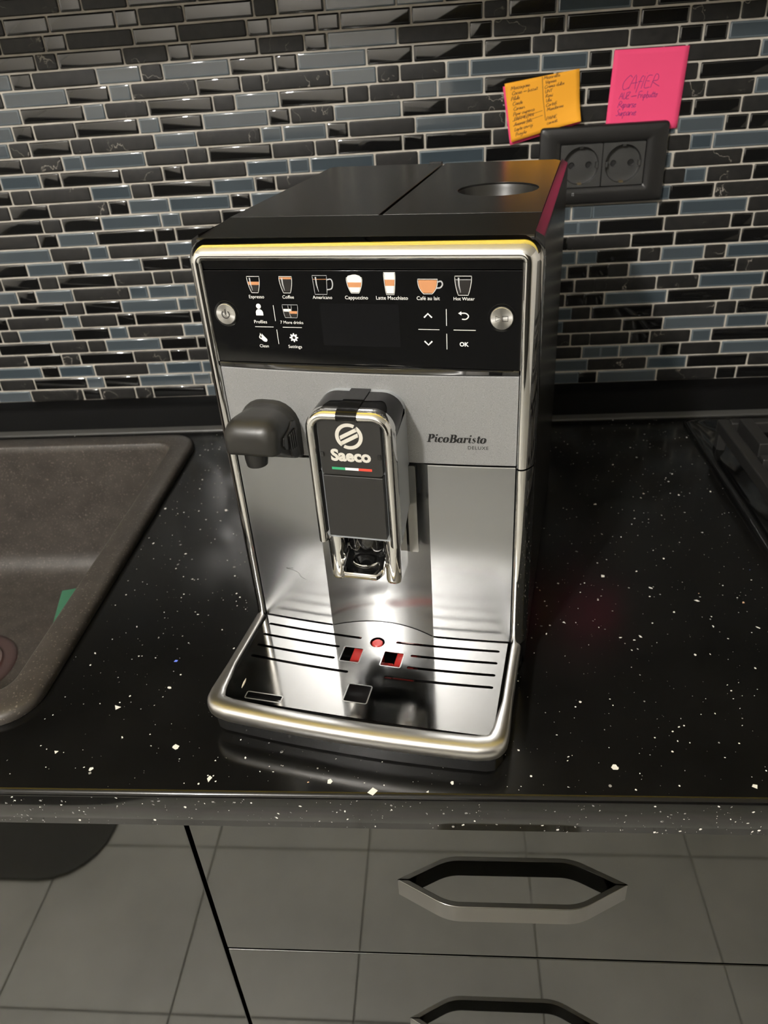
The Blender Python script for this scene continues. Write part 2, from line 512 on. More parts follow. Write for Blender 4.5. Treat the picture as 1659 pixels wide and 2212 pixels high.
def make_tiles():
    names = {'s': 'stone_tile', 'k': 'black_glass_tile', 'b': 'blue_glass_tile'}
    protos = {}
    far = {'s': [], 'k': [], 'b': []}
    def rand_fill(gap):
        out = []
        while gap > 12:
            c = [s for s in 'SML' if UNIT[s] <= gap + 6] or ['S']
            s = rng.choice(c); out.append(s + rng.choice('skb')); gap -= UNIT[s]
        return out
    def put(size, typ, xc, zc, single=True):
        if single:
            key = size + typ
            if key not in protos:
                V, F, mats, fm = tile_mesh(size, typ)
                o = new_obj(names[typ], V, F, mats, wall_back, smooth=60, fm=fm); protos[key] = o
            else:
                o = protos[key].copy(); COL.objects.link(o); o.name = names[typ]
                o.parent = wall_back
            o.location = (xc, YW, zc)
            a = .0026 if typ != 's' else .0016
            o.rotation_euler = (rng.uniform(-a, a), rng.uniform(-.004, .004), rng.uniform(-a, a))
            o.location.x += rng.uniform(-.0002, .0002)
        else:
            far[typ].append((size, xc, zc))
    for r in range(-8, 29):
        z = ZT0 + (28 - r) * .017 + .0085
        segs = ROWS.get(r)
        if segs is None:
            x = -900 + rng.choice((0, 10, 15, 5)); seq = rand_fill(1800)
            for t in seq:
                put(t[0], t[1], (x + UNIT[t[0]] / 2) / 1000, z, False); x += UNIT[t[0]]
            continue
        x = segs[0][0]
        seq = []
        for k, (sx, s) in enumerate(segs):
            if k:
                for t in rand_fill(sx - x):
                    seq.append((x, t)); x += UNIT[t[0]]
                x = sx
            for t in s.split():
                seq.append((x, t)); x += UNIT[t[0]]
        for t in rand_fill(560 - x):
            seq.append((x, t)); x += UNIT[t[0]]
        for t in rand_fill(900 - x):
            put(t[0], t[1], (x + UNIT[t[0]] / 2) / 1000, z, False); x += UNIT[t[0]]
        xl = segs[0][0]
        t = LEFT[r]; xl -= UNIT[t[0]]; seq.append((xl, t))
        for t in rand_fill(xl + 900):
            xl -= UNIT[t[0]]
            put(t[0], t[1], (xl + UNIT[t[0]] / 2) / 1000, z, xl > -600)
        for x_, t in seq:
            put(t[0], t[1], (x_ + UNIT[t[0]] / 2) / 1000, z)
    for typ, lst in far.items():
        V, F, fm = [], [], []
        mats = None
        cache = {s: tile_mesh(s, typ) for s in 'SML'}
        for s, xc, zc in lst:
            v, f, mats, m_ = cache[s]
            o = len(V)
            V += [(p[0] + xc, p[1] + YW, p[2] + zc) for p in v]; F += [tuple(i + o for i in q) for q in f]; fm += m_
        o = new_obj(names[typ] + '_field', V, F, mats, wall_back, smooth=60, fm=fm)
        o['kind'] = 'stuff'
make_tiles()

def make_upstand():
    prof = [(YW, .0265), (.6005, .0265), (.5945, .0245), (.5915, .0215), (.5695, .0046), (.5695, 0), (YW, 0)]
    V = [(x, p[0], p[1]) for x in (-2.3, 2.5) for p in prof]; n = len(prof)
    F = [(i, (i + 1) % n, (i + 1) % n + n, i + n) for i in range(n)] + [tuple(range(n)), tuple(range(n, 2 * n))]
    o = new_obj('trim_1', V, F, ['trim_black'], smooth=50); o['kind'] = 'structure'
    lip = [(.5695, .0046), (.5680, .0042), (.5625, .0022), (.5615, .0012), (.5615, 0), (.5695, 0)]
    V = [(x, p[0], p[1]) for x in (-2.3, 2.5) for p in lip]; n = len(lip)
    F = [(i, (i + 1) % n, (i + 1) % n + n, i + n) for i in range(n)] + [tuple(range(n)), tuple(range(n, 2 * n))]
    new_obj('seal_strip', V, F, ['trim_lip'], o, smooth=50)
make_upstand()

# sink cut-out and hob footprint used by the worktop
SX0, SX1, SY0, SY1 = -.905, -.265, .0555, .540

def make_counter():
    root = empty('countertop', (0, .3, -.034))
    tag(root, 'black speckled stone worktop running along the tiled wall', 'worktop')
    def put(name, V, F, mats, **k):
        V = [(p[0], p[1] - .3, p[2] + .034) for p in V]
        return new_obj(name, V, F, mats, root, **k)
    hole = rrect((SX0 + SX1) / 2, (SY0 + SY1) / 2, SX1 - SX0 - .03, SY1 - SY0 - .03, .02, 4)
    outl = [(-2.3, .004), (2.5, .004), (2.5, YW), (-2.3, YW)]
    # top slab with the sink opening, front edge rounded separately
    V, F = prism(outl, [hole], -.034, 0, lambda a, b, z: (a, b, z))
    put('slab', V, F, ['counter'])
    # front edge nosing
    prof = [(.004, 0)]
    for k in range(1, 8):
        a = math.radians(90 - 90 * k / 7); prof.append((.004 - .004 * math.cos(a), -.004 + .004 * math.sin(a)))
    prof += [(0, -.033), (.001, -.034), (.004, -.034)]
    V = [(x, p[0], p[1]) for x in (-2.3, 2.5) for p in prof]; n = len(prof)
    F = [(i, (i + 1) % n, (i + 1) % n + n, i + n) for i in range(n)]
    put('front_edge', V, F, ['counter_edge'], smooth=60)
    # flecks of shell and mirror set in the stone
    r = random.Random(3)
    V, F, fm = [], [], []
    def fleck(cx, cy, size, mi, front=False, asp=None, rot=None):
        k = r.choice((3, 4, 4, 5, 5, 6)); a0 = r.uniform(0, 2 * PI) if rot is None else rot
        asp = asp or r.uniform(.35, 1.0)
        o = len(V)
        for i in range(k):
            a = 2 * PI * i / k + r.uniform(-.35, .35)
            px, py = size * math.cos(a), size * asp * math.sin(a)
            qx, qy = px * math.cos(a0) - py * math.sin(a0), px * math.sin(a0) + py * math.cos(a0)
            V.append((cx + qx, -.00004, cy + qy) if front else (cx + qx, cy + qy, .00004))
        F.append(tuple(range(o, o + k))); fm.append(mi)
    def free(x, y):
        if SX0 < x < SX1 + .004 and SY0 - .002 < y < SY1: return False
        return y < .56
    def kind():
        q = r.random()
        return 0 if q < .50 else (1 if q < .955 else (2 if q < .985 else 3))
    for _ in range(5600):
        x, y = r.uniform(-.75, .75), r.uniform(.005, .56)
        if not free(x, y): continue
        q = r.random()
        if q < .55: fleck(x, y, r.uniform(.0002, .0004), 1 if r.random() < .6 else 0)
        elif q < .93: fleck(x, y, r.uniform(.0004, .0009), kind() if r.random() < .6 else 0)
        else: fleck(x, y, r.uniform(.0009, .0016), kind() if r.random() < .5 else 0)
    for _ in range(900):
        x, z = r.uniform(-.75, .75), r.uniform(-.033, -.004)
        q = r.random()
        fleck(x, z, r.uniform(.0002, .0004) if q < .6 else r.uniform(.0005, .0013), 1 if r.random() < .5 else 0, True)
    # the larger ones one can find again in the photograph
    for x, y, s, mi in BIG_FLECKS:
        fleck(x, y, s, mi)
    o = put('fleck', V, F, ['fleck_white', 'fleck_grey', 'fleck_peach', 'fleck_blue'], fm=fm)
    o['kind'] = 'stuff'
BIG_FLECKS = [(-.2025, .0775, .0035, 0), (-.0005, .0045, .0036, 0), (.147, .173, .0022, 0), (.228, .218, .002, 0), (.205, .155, .002, 0), (-.168, .098, .002, 0), (-.172, .128, .0018, 3),
              (-.232, .0345, .0022, 0), (-.145, .040, .0026, 0), (-.113, .013, .0028, 0), (-.118, .325, .0026, 2), (-.188, .362, .0024, 0), (.262, .200, .0026, 0), (.19, .236, .0022, 0),
              (.3, .165, .0022, 0), (-.03, .012, .0022, 0), (.16, .026, .0026, 0), (.245, .012, .0022, 0), (-.2, .02, .0018, 0), (.052, .012, .0016, 0), (.29, .34, .0016, 0)]
make_counter()

def make_sink():
    root = empty('sink', ((SX0 + SX1) / 2, (SY0 + SY1) / 2, 0))
    tag(root, 'dark brown granite sink with a rounded rim set in the worktop', 'sink')
    cx, cy = (SX0 + SX1) / 2, (SY0 + SY1) / 2; w, h = SX1 - SX0, SY1 - SY0
    prof = [(.0004, .0002, .034), (0, .003, .034), (.0008, .0062, .033), (.0030, .0084, .031), (.0062, .0095, .029), (.0250, .0095, .021), (.0268, .0090, .020), (.0280, .0074, .020), (.0288, -.001, .022),
            (.0300, -.02, .024), (.0350, -.145, .03), (.0420, -.166, .035), (.0600, -.178, .045), (.0900, -.1815, .05)]
    loops = []
    for ins, z, rad in prof:
        loops.append([(p[0] - cx, p[1] - cy, z) for p in rrect(cx, cy, w - 2 * ins, h - 2 * ins, max(rad, .004), 8)])
    V, F = loft(loops, cap1=True)
    new_obj('basin', V, F, ['granite'], root, smooth=60)
    dx, dy = -.528 - cx, .308 - cy
    prof = [(.062, -.1812), (.060, -.1795), (.056, -.1795), (.050, -.1845), (.046, -.190), (.0, -.190)]
    prof = [(.061, -.1814), (.0605, -.1802), (.056, -.1795), (.048, -.1812), (.045, -.1813)]
    V, F = loft([[(dx + r_ * math.cos(2 * PI * k / 40), dy + r_ * math.sin(2 * PI * k / 40), z) for k in range(40)] for r_, z in prof])
    dr = new_obj('drain', V, F, ['drain_dark'], root, smooth=60)
    prof = [(.045, -.1812), (.044, -.1785), (.036, -.1770), (.030, -.1785), (.012, -.1780), (.010, -.1740), (.004, -.1730)]
    V, F = loft([[(dx + r_ * math.cos(2 * PI * k / 40), dy + r_ * math.sin(2 * PI * k / 40), z) for k in range(40)] for r_, z in prof], cap1=True)
    new_obj('strainer', V, F, ['drain'], dr, smooth=50)
make_sink()

def make_sponge():
    root = empty('sponge', (-.3865, .3925, -.1783), (0, 0, .265))
    tag(root, 'green and red scouring sponge lying in the sink', 'sponge')
    V, F = box(-.048, .048, -.034, .034, 0, .024)
    new_obj('foam', V, F, ['foam'], root, bevel=.003)
    V, F = box(-.048, .048, -.034, .034, .0241, .032)
    new_obj('scouring_pad', V, F, ['scour'], root, bevel=.0015)
make_sponge()

def make_hob():
    root = empty('gas_hob', (.62, .30, 0))
    tag(root, 'black gas hob with cast iron grates at the right edge', 'hob')
    def put(name, V, F, m_, par=root, **k):
        return new_obj(name, [(p[0] - .62, p[1] - .30, p[2]) for p in V], F, m_, par, **k)
    loops = []
    for ins, z, rad in ((0, .0002, .012), (0, .003, .012), (.002, .0055, .012), (.006, .0065, .012), (.014, .0060, .01), (.020, .0035, .01), (.04, .0030, .01)):
        loops.append([(p[0], p[1], z) for p in rrect(.642, .301, .600 - 2 * ins, .498 - 2 * ins, rad, 4)])
    V, F = loft(loops, cap0=True, cap1=True)
    put('hob_plate', V, F, ['enamel'], smooth=50)
    def grate(x0, x1, y0, y1):
        g = empty('grate', (0, 0, 0)); g.parent = root
        zb, zt = .024, .038
        for b in ((x0, x0 + .012, y0, y1, zb, zt), (x1 - .012, x1, y0, y1, zb, zt), (x0 + .012, x1 - .012, y0, y0 + .012, zb, zt), (x0 + .012, x1 - .012, y1 - .012, y1, zb, zt)):
            V, F = box(*b); put('frame_bar', V, F, ['iron'], g, bevel=.002)
        for xx in (x0, x1 - .012):
            for yy in (y0, y1 - .012):
                V, F = box(xx + .001, xx + .011, yy + .001, yy + .011, .0032, zb); put('foot', V, F, ['iron'], g, bevel=.001)
        xm = (x0 + x1) / 2
        for yy in ((y0 + y1) / 2 - .1, (y0 + y1) / 2 + .1):
            for (a, b) in (((x0 + .012, yy), (xm - .03, yy)), ((x1 - .012, yy), (xm + .03, yy))):
                V, F = box(min(a[0], b[0]), max(a[0], b[0]), yy - .006, yy + .006, zb + .002, zt + .004)
                put('pan_support', V, F, ['iron'], g, bevel=.0015)
            for ya, yb in ((yy + .03, yy + .09), (yy - .09, yy - .03)):
                V, F = box(xm - .006, xm + .006, ya, yb, zb + .002, zt + .004)
                put('pan_support', V, F, ['iron'], g, bevel=.0015)
        V, F = box(x0 + .019, x0 + .032, y1 - .075, y1 - .012, zb + .004, zt + .006)
        put('pan_support', V, F, ['iron'], g, bevel=.0015)
        return g
    grate(.356, .628, .075, .475)
    grate(.642, .914, .075, .475)
    for bx in (.492, .778):
        for by in (.175, .375):
            prof = [(.045, .0030), (.045, .010), (.036, .012), (.036, .018), (.030, .021), (.0001, .021)]
            V, F = loft([[(bx + r_ * math.cos(2 * PI * k / 24), by + r_ * math.sin(2 * PI * k / 24), z) for k in range(24)] for r_, z in prof])
            put('burner', V, F, ['iron'], smooth=40)
make_hob()

# ------------------------------------------------------------------ cabinets under the worktop
YF = .015
def handle(parent, xc, z, w=.170, ox=0, oz=0):
    # bent flat strip: ends on the front, straight bar standing 20 mm proud
    h2 = .0096
    def path(e, lx):
        P = [(-w / 2 + lx, 0)]
        cx, cy, R0 = -w / 2 + .0476, -.0200 + .040, .040          # bend centre
        for k in range(7):
            a = math.radians(242 + 28 * k / 6)
            P.append((cx + (R0 - e) * math.cos(a), cy + (R0 - e) * math.sin(a)))
        return P + [(-q[0], q[1]) for q in reversed(P)]
    pts, inn = path(0, 0), path(.0042, .0089)
    loops = [[(a[0], a[1], -h2), (a[0], a[1], h2), (b[0], b[1], h2), (b[0], b[1], -h2)] for a, b in zip(pts, inn)]
    V, F = loft(loops, cap0=True, cap1=True)
    return new_obj('handle', V, F, ['handle'], parent, bevel=.0006, bseg=2, loc=(xc - ox, -.0001, z - oz))

def cabinet(x0, x1, label, fronts, top=.832):
    root = empty('base_cabinet', ((x0 + x1) / 2, YF, -.87))
    tag(root, label, 'cabinet', 'base cabinets under the worktop')
    ox, oz = (x0 + x1) / 2, -.87
    V, F = box(x0 - ox + .001, x1 - ox - .001, .020, .55, .10, top)
    new_obj('carcass', V, F, ['cab_black'], root)
    V, F = box(x0 - ox, x1 - ox, .06, .08, .0, .0995)
    new_obj('plinth', V, F, ['cab_black'], root)
    for nm, z0, z1, hz in fronts:
        V, F = box(x0 - ox + .0017, x1 - ox - .0017, 0, .019, 0, z1 - z0)
        f = new_obj(nm, V, F, ['door'], root, bevel=.0008, bseg=2, loc=(0, 0, z0 - oz))
        if hz:
            handle(f, 0 if nm == 'drawer_front' else .2, hz - z0)
    return root
cabinet(-.1415, .3295, 'cabinet of mirror grey drawers with bent dark handles below the coffee machine', [('drawer_front', -.2195, -.0375, -.1250), ('drawer_front', -.5000, -.2220, -.338), ('drawer_front', -.765, -.5025, -.60)])
cabinet(-.7415, -.1415, 'mirror grey cabinet below the sink, left of the drawers', [('door', -.765, -.0375, None)], .66)
cabinet(.3295, .9295, 'mirror grey cabinet below the hob, right of the drawers', [('drawer_front', -.2195, -.0375, -.1250), ('drawer_front', -.765, -.2220, -.338)])

# wall cabinets above the frame: their underside shades the top tile rows and their yellow fronts show in the chrome
def wall_cabinet(x0, x1, label):
    root = empty('wall_cabinet', ((x0 + x1) / 2, YW, .5955)); tag(root, label, 'cabinet', 'yellow wall cabinets above the tiles')
    h = (x1 - x0) / 2
    V, F = box(-h + .001, h - .001, -.345, -.0005, 0, 1.03); new_obj('carcass', V, F, ['cab_black'], root)
    V, F = box(-h + .0015, h - .0015, -.365, -.346, -.002, 1.032); new_obj('door', V, F, ['yellow_gloss'], root, bevel=.001)
wall_cabinet(-1.45, -.75, 'yellow wall cabinet farthest left above the tiles')
wall_cabinet(-.75, -.05, 'yellow wall cabinet above the sink')
wall_cabinet(-.05, .65, 'yellow wall cabinet above the coffee machine and socket')
wall_cabinet(.65, 1.35, 'yellow wall cabinet farthest right above the hob')

# unseen dark blocks added opposite to darken the tile reflections; the tall one replaces a person
def far_side():
    root = empty('tall_silhouette', (.95, -2.75, -.87)); tag(root, 'tall dark cupboard added unseen to darken reflections in the tiles', 'silhouette')
    V, F = box(-.85, .85, -.2, .25, 0, 2.1); new_obj('carcass', V, F, ['dark_backdrop'], root)
    for k in range(3):
        V, F = box(-.845 + k * .565, -.285 + k * .565, .2505, .27, .05, 2.08); new_obj('door', V, F, ['dark_backdrop'], root, bevel=.002)
    root = empty('backdrop', (-1.1, -2.70, -.87)); tag(root, 'low dark sideboard added unseen to darken the lower tile reflections', 'backdrop')
    V, F = box(-1.15, 1.15, -.25, .25, .05, .93); new_obj('carcass', V, F, ['dark_backdrop'], root, bevel=.003)
    for sx in (-1.08, 1.02):
        for sy in (-.2, .14):
            V, F = box(sx, sx + .06, sy, sy + .06, 0, .05); new_obj('leg', V, F, ['dark_backdrop'], root)
far_side()

def floor_mat():
    V, F = prism(rrect(-1.02, -.70, .80, .54, .11, 6), [], 0, .006, lambda a, b, z: (a + 1.02, b + .70, z))
    o = new_obj('floor_mat', V, F, ['mat_dark'], None, bevel=.002, loc=(-1.02, -.70, -.8699)); tag(o, 'dark mat on the floor in front of the sink', 'mat')
floor_mat()

def ceiling_lamp():
    x, y, z = LAMP_POS
    root = empty('pendant_lamp', (x, y, 1.65)); tag(root, 'round white glass globe lamp hanging from the ceiling', 'lamp')
    def lathe(prof, n=36): return loft([[(r_ * math.cos(2 * PI * k / n), r_ * math.sin(2 * PI * k / n), zz) for k in range(n)] for r_, zz in prof])
    new_obj('ceiling_rose', *lathe([(.001, -.001), (.06, -.001), (.06, -.02), (.012, -.03), (.001, -.03)]), ['lamp_shell'], root, smooth=50)
    new_obj('lamp_cord', *lathe([(.004, -.03), (.004, z - 1.65 + LAMP_RADIUS)], 12), ['lamp_shell'], root, smooth=50)
    R_ = LAMP_RADIUS
    new_obj('lamp_globe', *lathe([(max(.001, R_ * math.sin(PI * k / 18)), z - 1.65 + R_ * math.cos(PI * k / 18)) for k in range(19)]), ['lamp_glow'], root, smooth=80)
ceiling_lamp()
# ------------------------------------------------------------------ double socket on the wall
def make_socket():
    root = empty('wall_socket', (.2308, YW, .2893)); tag(root, 'black double wall socket with a wide frame under the sticky notes', 'socket')
    rings = [(138.4, 80.6, 4, -.0021), (138.4, 80.6, 4, -.0075), (137.0, 79.2, 4, -.0092), (133, 75.5, 4, -.0102), (106, 58, 3, -.0112), (95.5, 47.5, 2, -.0100), (93.2, 45.2, 1.5, -.0088), (92.8, 44.8, 1.5, -.0030)]
    V, F = loft([[(p[0], y, p[1]) for p in rrect(0, 0, w / 1000, h / 1000, r / 1000, 4)] for w, h, r, y in rings])
    new_obj('socket_frame', V, F, ['socket'], root, smooth=40)
    V, F = box(-.052, .052, -.0021, -.0001, -.032, .032); new_obj('mounting_plate', V, F, ['socket'], root)
    for s in (-1, 1):
        cx = s * .0231
        V, F = prism(rrect(cx, 0, .0454, .0440, .001, 2), [circle(cx, 0, .0196, 40)], -.0098, -.0030, lambda a, b, z: (a, z, b))
        ins = new_obj('socket_insert', V, F, ['socket_in'], root, bevel=.0004, bseg=1)
        V, F = loft([[(p[0], y, p[1]) for p in circle(cx, 0, r, 40)] for r, y in ((.0196, -.0097), (.0192, -.0024), (.0185, -.0022), (.012, -.0030))], cap1=True)
        new_obj('socket_well', V, F, ['socket_in'], ins, smooth=40)
        for px in (-.0095, .0095):
            V, F = loft([[(p[0], y, p[1]) for p in circle(cx + px, 0, r, 16)] for r, y in ((.0036, -.0031), (.0034, -.0036), (.0028, -.0034), (.0027, -.0031))], cap1=True)
            new_obj('pin_hole_shade', V, F, ['ink_black'], ins, smooth=40)  # raised black disc, painted as the shade inside the hole
        for sz in (-1, 1):
            V, F = box(cx - .0022, cx + .0022, -.0082, -.0024, sz * .0187 - .0011, sz * .0187 + .0011)
            new_obj('earth_clip', V, F, ['brass' if sz < 0 else 'socket_in'], ins, bevel=.0003, bseg=1)
        for sx in (-1, 1):
            V, F = box(cx + sx * .0180 - .0014, cx + sx * .0180 + .0014, -.0085, -.0024, -.003, .003)
            new_obj('guide_rib', V, F, ['socket_in'], ins, bevel=.0003, bseg=1)
    V, F = join(ribbon([(0, 0), (0, .003), (.0016, .003), (.0016, .0016), (.0003, .0014), (.0018, .0010), (.0016, 0)], .00045))
    new_obj('maker_mark', [(p[0] - .031, -.01115, p[1] - .0305) for p in V], F, ['ink_grey'], root)
make_socket()

# ------------------------------------------------------------------ sticky notes with handwriting
L = {  # single-line letters: (advance, strokes), x-height 1
'a': (1.0, [[(.8, .9), (.4, 1), (.1, .5), (.35, 0), (.7, .3), (.8, .9), (.8, .2), (1, 0)]]), 'b': (.9, [[(.1, 1.9), (.1, 0), (.5, 0), (.7, .5), (.4, .9), (.1, .6)]]),
'c': (.8, [[(.75, .85), (.4, 1), (.1, .5), (.35, 0), (.8, .2)]]), 'd': (1.0, [[(.8, .9), (.35, 1), (.1, .4), (.4, 0), (.8, .4), (.85, 1.9), (.8, .2), (1, 0)]]),
'e': (.8, [[(.1, .5), (.65, .6), (.45, 1), (.1, .5), (.35, 0), (.8, .2)]]), 'f': (.7, [[(.7, 1.7), (.4, 1.8), (.3, 1), (.3, -.6)], [(.05, .9), (.65, .95)]]),
'g': (.9, [[(.75, .9), (.35, 1), (.1, .5), (.4, .1), (.75, .5), (.75, -.5), (.4, -.8), (.1, -.5)]]), 'h': (.9, [[(.1, 1.9), (.1, 0), (.3, .8), (.6, .9), (.7, 0)]]),
'i': (.45, [[(.1, .9), (.2, .1), (.45, .1)], [(.2, 1.3), (.26, 1.4)]]), 'l': (.5, [[(.1, .2), (.35, 1.7), (.2, 1.8), (.15, .2), (.5, .1)]]),
'm': (1.3, [[(.1, .9), (.1, 0), (.3, .9), (.55, .8), (.55, 0), (.75, .9), (1, .8), (1.05, 0), (1.3, .1)]]), 'n': (.9, [[(.1, .9), (.1, 0), (.35, .9), (.65, .8), (.65, 0), (.9, .1)]]),
'o': (.85, [[(.5, 1), (.1, .6), (.3, 0), (.7, .3), (.5, 1), (.85, .9)]]), 'p': (.9, [[(.1, .9), (.05, -.8), (.1, .6), (.45, 1), (.7, .5), (.4, .1), (.1, .3)]]),
'r': (.7, [[(.1, .9), (.12, 0), (.2, .7), (.6, .95)]]), 's': (.7, [[(.6, .9), (.25, 1), (.2, .6), (.6, .4), (.4, 0), (.05, .1)]]),
't': (.6, [[(.3, 1.6), (.25, .2), (.6, .1)], [(0, 1.05), (.6, 1.1)]]), 'u': (.9, [[(.1, .9), (.15, .1), (.5, .1), (.7, .9), (.7, .1), (.9, .1)]]),
'v': (.8, [[(.05, .95), (.35, 0), (.7, .95)]]), 'x': (.8, [[(.05, .95), (.7, 0)], [(.7, .95), (.05, 0)]]), 'z': (.8, [[(.1, .95), (.7, .95), (.1, 0), (.75, .05)]]),
'k': (.8, [[(.1, 1.9), (.1, 0)], [(.65, .95), (.12, .45), (.7, 0)]]), 'y': (.8, [[(.05, .9), (.3, .2)], [(.7, .95), (.1, -.8)]]),
'A': (1.3, [[(.05, 0), (.6, 1.9), (1.0, 0)], [(.2, .7), (1.1, .8)]]), 'C': (1.3, [[(1.2, 1.6), (.7, 1.9), (.1, .9), (.5, -.1), (1.3, .2)]]), 'E': (1.1, [[(.9, 1.8), (.2, 1.7), (.15, .1), (1, .1)], [(.2, .95), (.8, 1)]]),
'F': (1.0, [[(.2, -.2), (.25, 1.8), (1.1, 1.9)], [(.2, .95), (.8, 1)]]), 'I': (.5, [[(.2, 1.7), (.2, 0)], [(.25, 2.0), (.3, 2.1)]]), 'M': (1.6, [[(.05, 0), (.3, 1.8), (.7, .4), (1.2, 1.8), (1.4, 0)]]),
'N': (1.3, [[(.1, 0), (.2, 1.8), (1, 0), (1.1, 1.8)]]), 'P': (1.1, [[(.15, -.2), (.2, 1.8), (.8, 1.7), (.9, 1.1), (.2, .8)]]), 'R': (1.3, [[(.15, 0), (.25, 1.8), (.9, 1.7), (.9, 1.1), (.25, .9), (1.5, .1)]]),
'S': (1.0, [[(.9, 1.6), (.5, 1.9), (.2, 1.4), (.8, .7), (.5, 0), (.05, .2)]]), 'T': (1.1, [[(.55, 1.8), (.5, 0)], [(.05, 1.8), (1.1, 1.85)]]), 'U': (1.1, [[(.1, 1.8), (.2, .2), (.6, 0), (.9, .4), (1, 1.8)]]),
'V': (1.1, [[(.05, 1.8), (.5, 0), (1, 1.8)]]), 'Z': (1.1, [[(.1, 1.8), (1, 1.8), (.1, 0), (1.1, .05)], [(.25, .9), (.85, .95)]]), '-': (1.8, [[(.1, .5), (1.7, .7), (.3, .6), (1.7, .75)]]), ' ': (.6, []),
}
def write(word, x, y, s, r, slant=.2, jit=.08):
    out = []
    cx = 0
    for ch in word:
        adv, st = L[ch]
        for p in st:
            pts = [((cx + a + r.uniform(-jit, jit) + b * slant) * s + x, (b + r.uniform(-jit, jit)) * s + y) for a, b in p]
            out.append(smooth_pts(pts, 4))
        cx += adv * .92
    return out

def note(name, label, corners, paper, pen, lines, lift, width, group=None, off=.0012, rules=()):
    """corners TL, TR, BR, BL in wall millimetres; lift(s, t) in metres away from the wall"""
    tl, tr, br, bl = [(a / 1000, b / 1000) for a, b in corners]
    ctr = ((tl[0] + br[0]) / 2, (tl[1] + br[1]) / 2)
    def at(s, t, e=0.0):
        xx = (tl[0] * (1 - s) + tr[0] * s) * (1 - t) + (bl[0] * (1 - s) + br[0] * s) * t
        zz = (tl[1] * (1 - s) + tr[1] * s) * (1 - t) + (bl[1] * (1 - s) + br[1] * s) * t
        return (xx - ctr[0], -(off + lift(s, t)) - e, zz - ctr[1])
    N = 14
    V = [at(i / N, j / N) for j in range(N + 1) for i in range(N + 1)]
    F = [(j * (N + 1) + i, j * (N + 1) + i + 1, (j + 1) * (N + 1) + i + 1, (j + 1) * (N + 1) + i) for j in range(N) for i in range(N)]
    root = empty(name, (ctr[0], YW, ctr[1])); tag(root, label, 'sticky note', group)
    o = new_obj('paper', V, F, [paper], root, smooth=80)
    md = o.modifiers.new('thickness', 'SOLIDIFY'); md.thickness = .00012; md.offset = 0
    VV, FF = [], []
    for pts in lines:
        v, f = ribbon(pts, width)
        o_ = len(VV); VV += [at(p[0], 1 - p[1], .00018) for p in v]; FF += [tuple(i + o_ for i in q) for q in f]
    if VV:
        h = new_obj('handwriting', VV, FF, [pen], root); h['kind'] = 'stuff'
    return root

r_ = random.Random(11)
pk = []
pk += write('CAfIER', .15, .525, .085, r_, .25)
pk += write('AUZ - Fripbutto', .14, .405, .042, r_, .15)
pk += write('Reparse', .13, .295, .044, r_, .25)
pk += write('Surparxe', .12, .195, .044, r_, .25)
note('sticky_note', 'bright pink square sticky note hanging over the socket, right of the orange one', [(235.6, 398.1), (312, 397.4), (309.3, 320.9), (232.2, 321.6)], 'paper_pink', 'pen_blue', pk,
     lambda s, t: .0008 * t, .0065, 'sticky notes on the tiles')
note('sticky_note', 'pink sticky note mostly hidden behind the orange note', [(120.2, 371.5), (199.0, 380.5), (204.8, 331.8), (129.3, 314.0)], 'paper_pink', 'pen_blue', [],
     lambda s, t: .0006 + .0012 * t, .006, 'sticky notes on the tiles', off=.0008)
og = []
left = ['Mascarpone', 'Cacao - biscuit', 'Pilule', 'Cande', 'Cornuri', 'Piper ciuperca', 'PARMEZAN', 'Ananas felii', 'Lapte covrigi', 'Drojdie']
right = ['Mozarella', 'Vopsea', 'Crema dulce', 'UNT', 'Rosii', 'Ulei', 'Cartofi', 'Mandarine', '', 'PAINE', 'carnati']
L['L'] = (.9, [[(.2, 1.8), (.15, .1), (.9, .1)]]); L['O'] = L['C']; L['D'] = L['P']; L['j'] = L['g']; L['B'] = L['R']; L['G'] = L['C']
for k, w in enumerate(left):
    og += write(w, .07 + r_.uniform(-.01, .01), .875 - k * .088, .030, r_, .2)
for k, w in enumerate(right):
    if w: og += write(w, .53 + r_.uniform(-.01, .01), .935 - k * .082, .030, r_, .2)
og.append([(.505, .99), (.50, .6), (.515, .2)])
for y_ in (.36, .275):
    og.append([(.05, y_ - .01), (.30, y_ + .02), (.48, y_ + .035)])
def og_lift(s, t):
    c = max(0, (s - .55) / .45) * max(0, (t - .45) / .55)
    return .0034 + .002 * t + .010 * c * c
note('sticky_note', 'orange sticky note with a two-column handwritten list, left of the bright pink one', [(121.8, 374.3), (200.1, 383.6), (203.4, 334.8), (130.3, 317.4)], 'paper_orange', 'pen_brown', og, og_lift, .0072, 'sticky notes on the tiles')
# ------------------------------------------------------------------ the coffee machine
A_ = 0.1852
machine = empty('coffee_machine', (0, .1372, 0), (0, 0, -A_))
tag(machine, 'silver and black bean-to-cup coffee machine with a chrome framed touch display', 'coffee machine')
MM = .001
def S(V): return [(p[0] * MM, p[1] * MM, p[2] * MM) for p in V]
def mp(name, VF, mats, parent=machine, **k):
    if k.get('bevel'): k['bevel'] *= MM
    return new_obj(name, S(VF[0]), VF[1], mats, parent, **k)
def bulge(u): return 4.5 * (1 - (u / 99.4) ** 2)
def front(VF, v):                     # 2D (u, w) onto a plane facing forward
    return [(p[0], v, p[1]) for p in VF[0]], VF[1]
def front_b(VF, e):                   # 2D (u, w) onto the bowed panel
    return [(p[0], -bulge(p[0]) - e, p[1]) for p in VF[0]], VF[1]

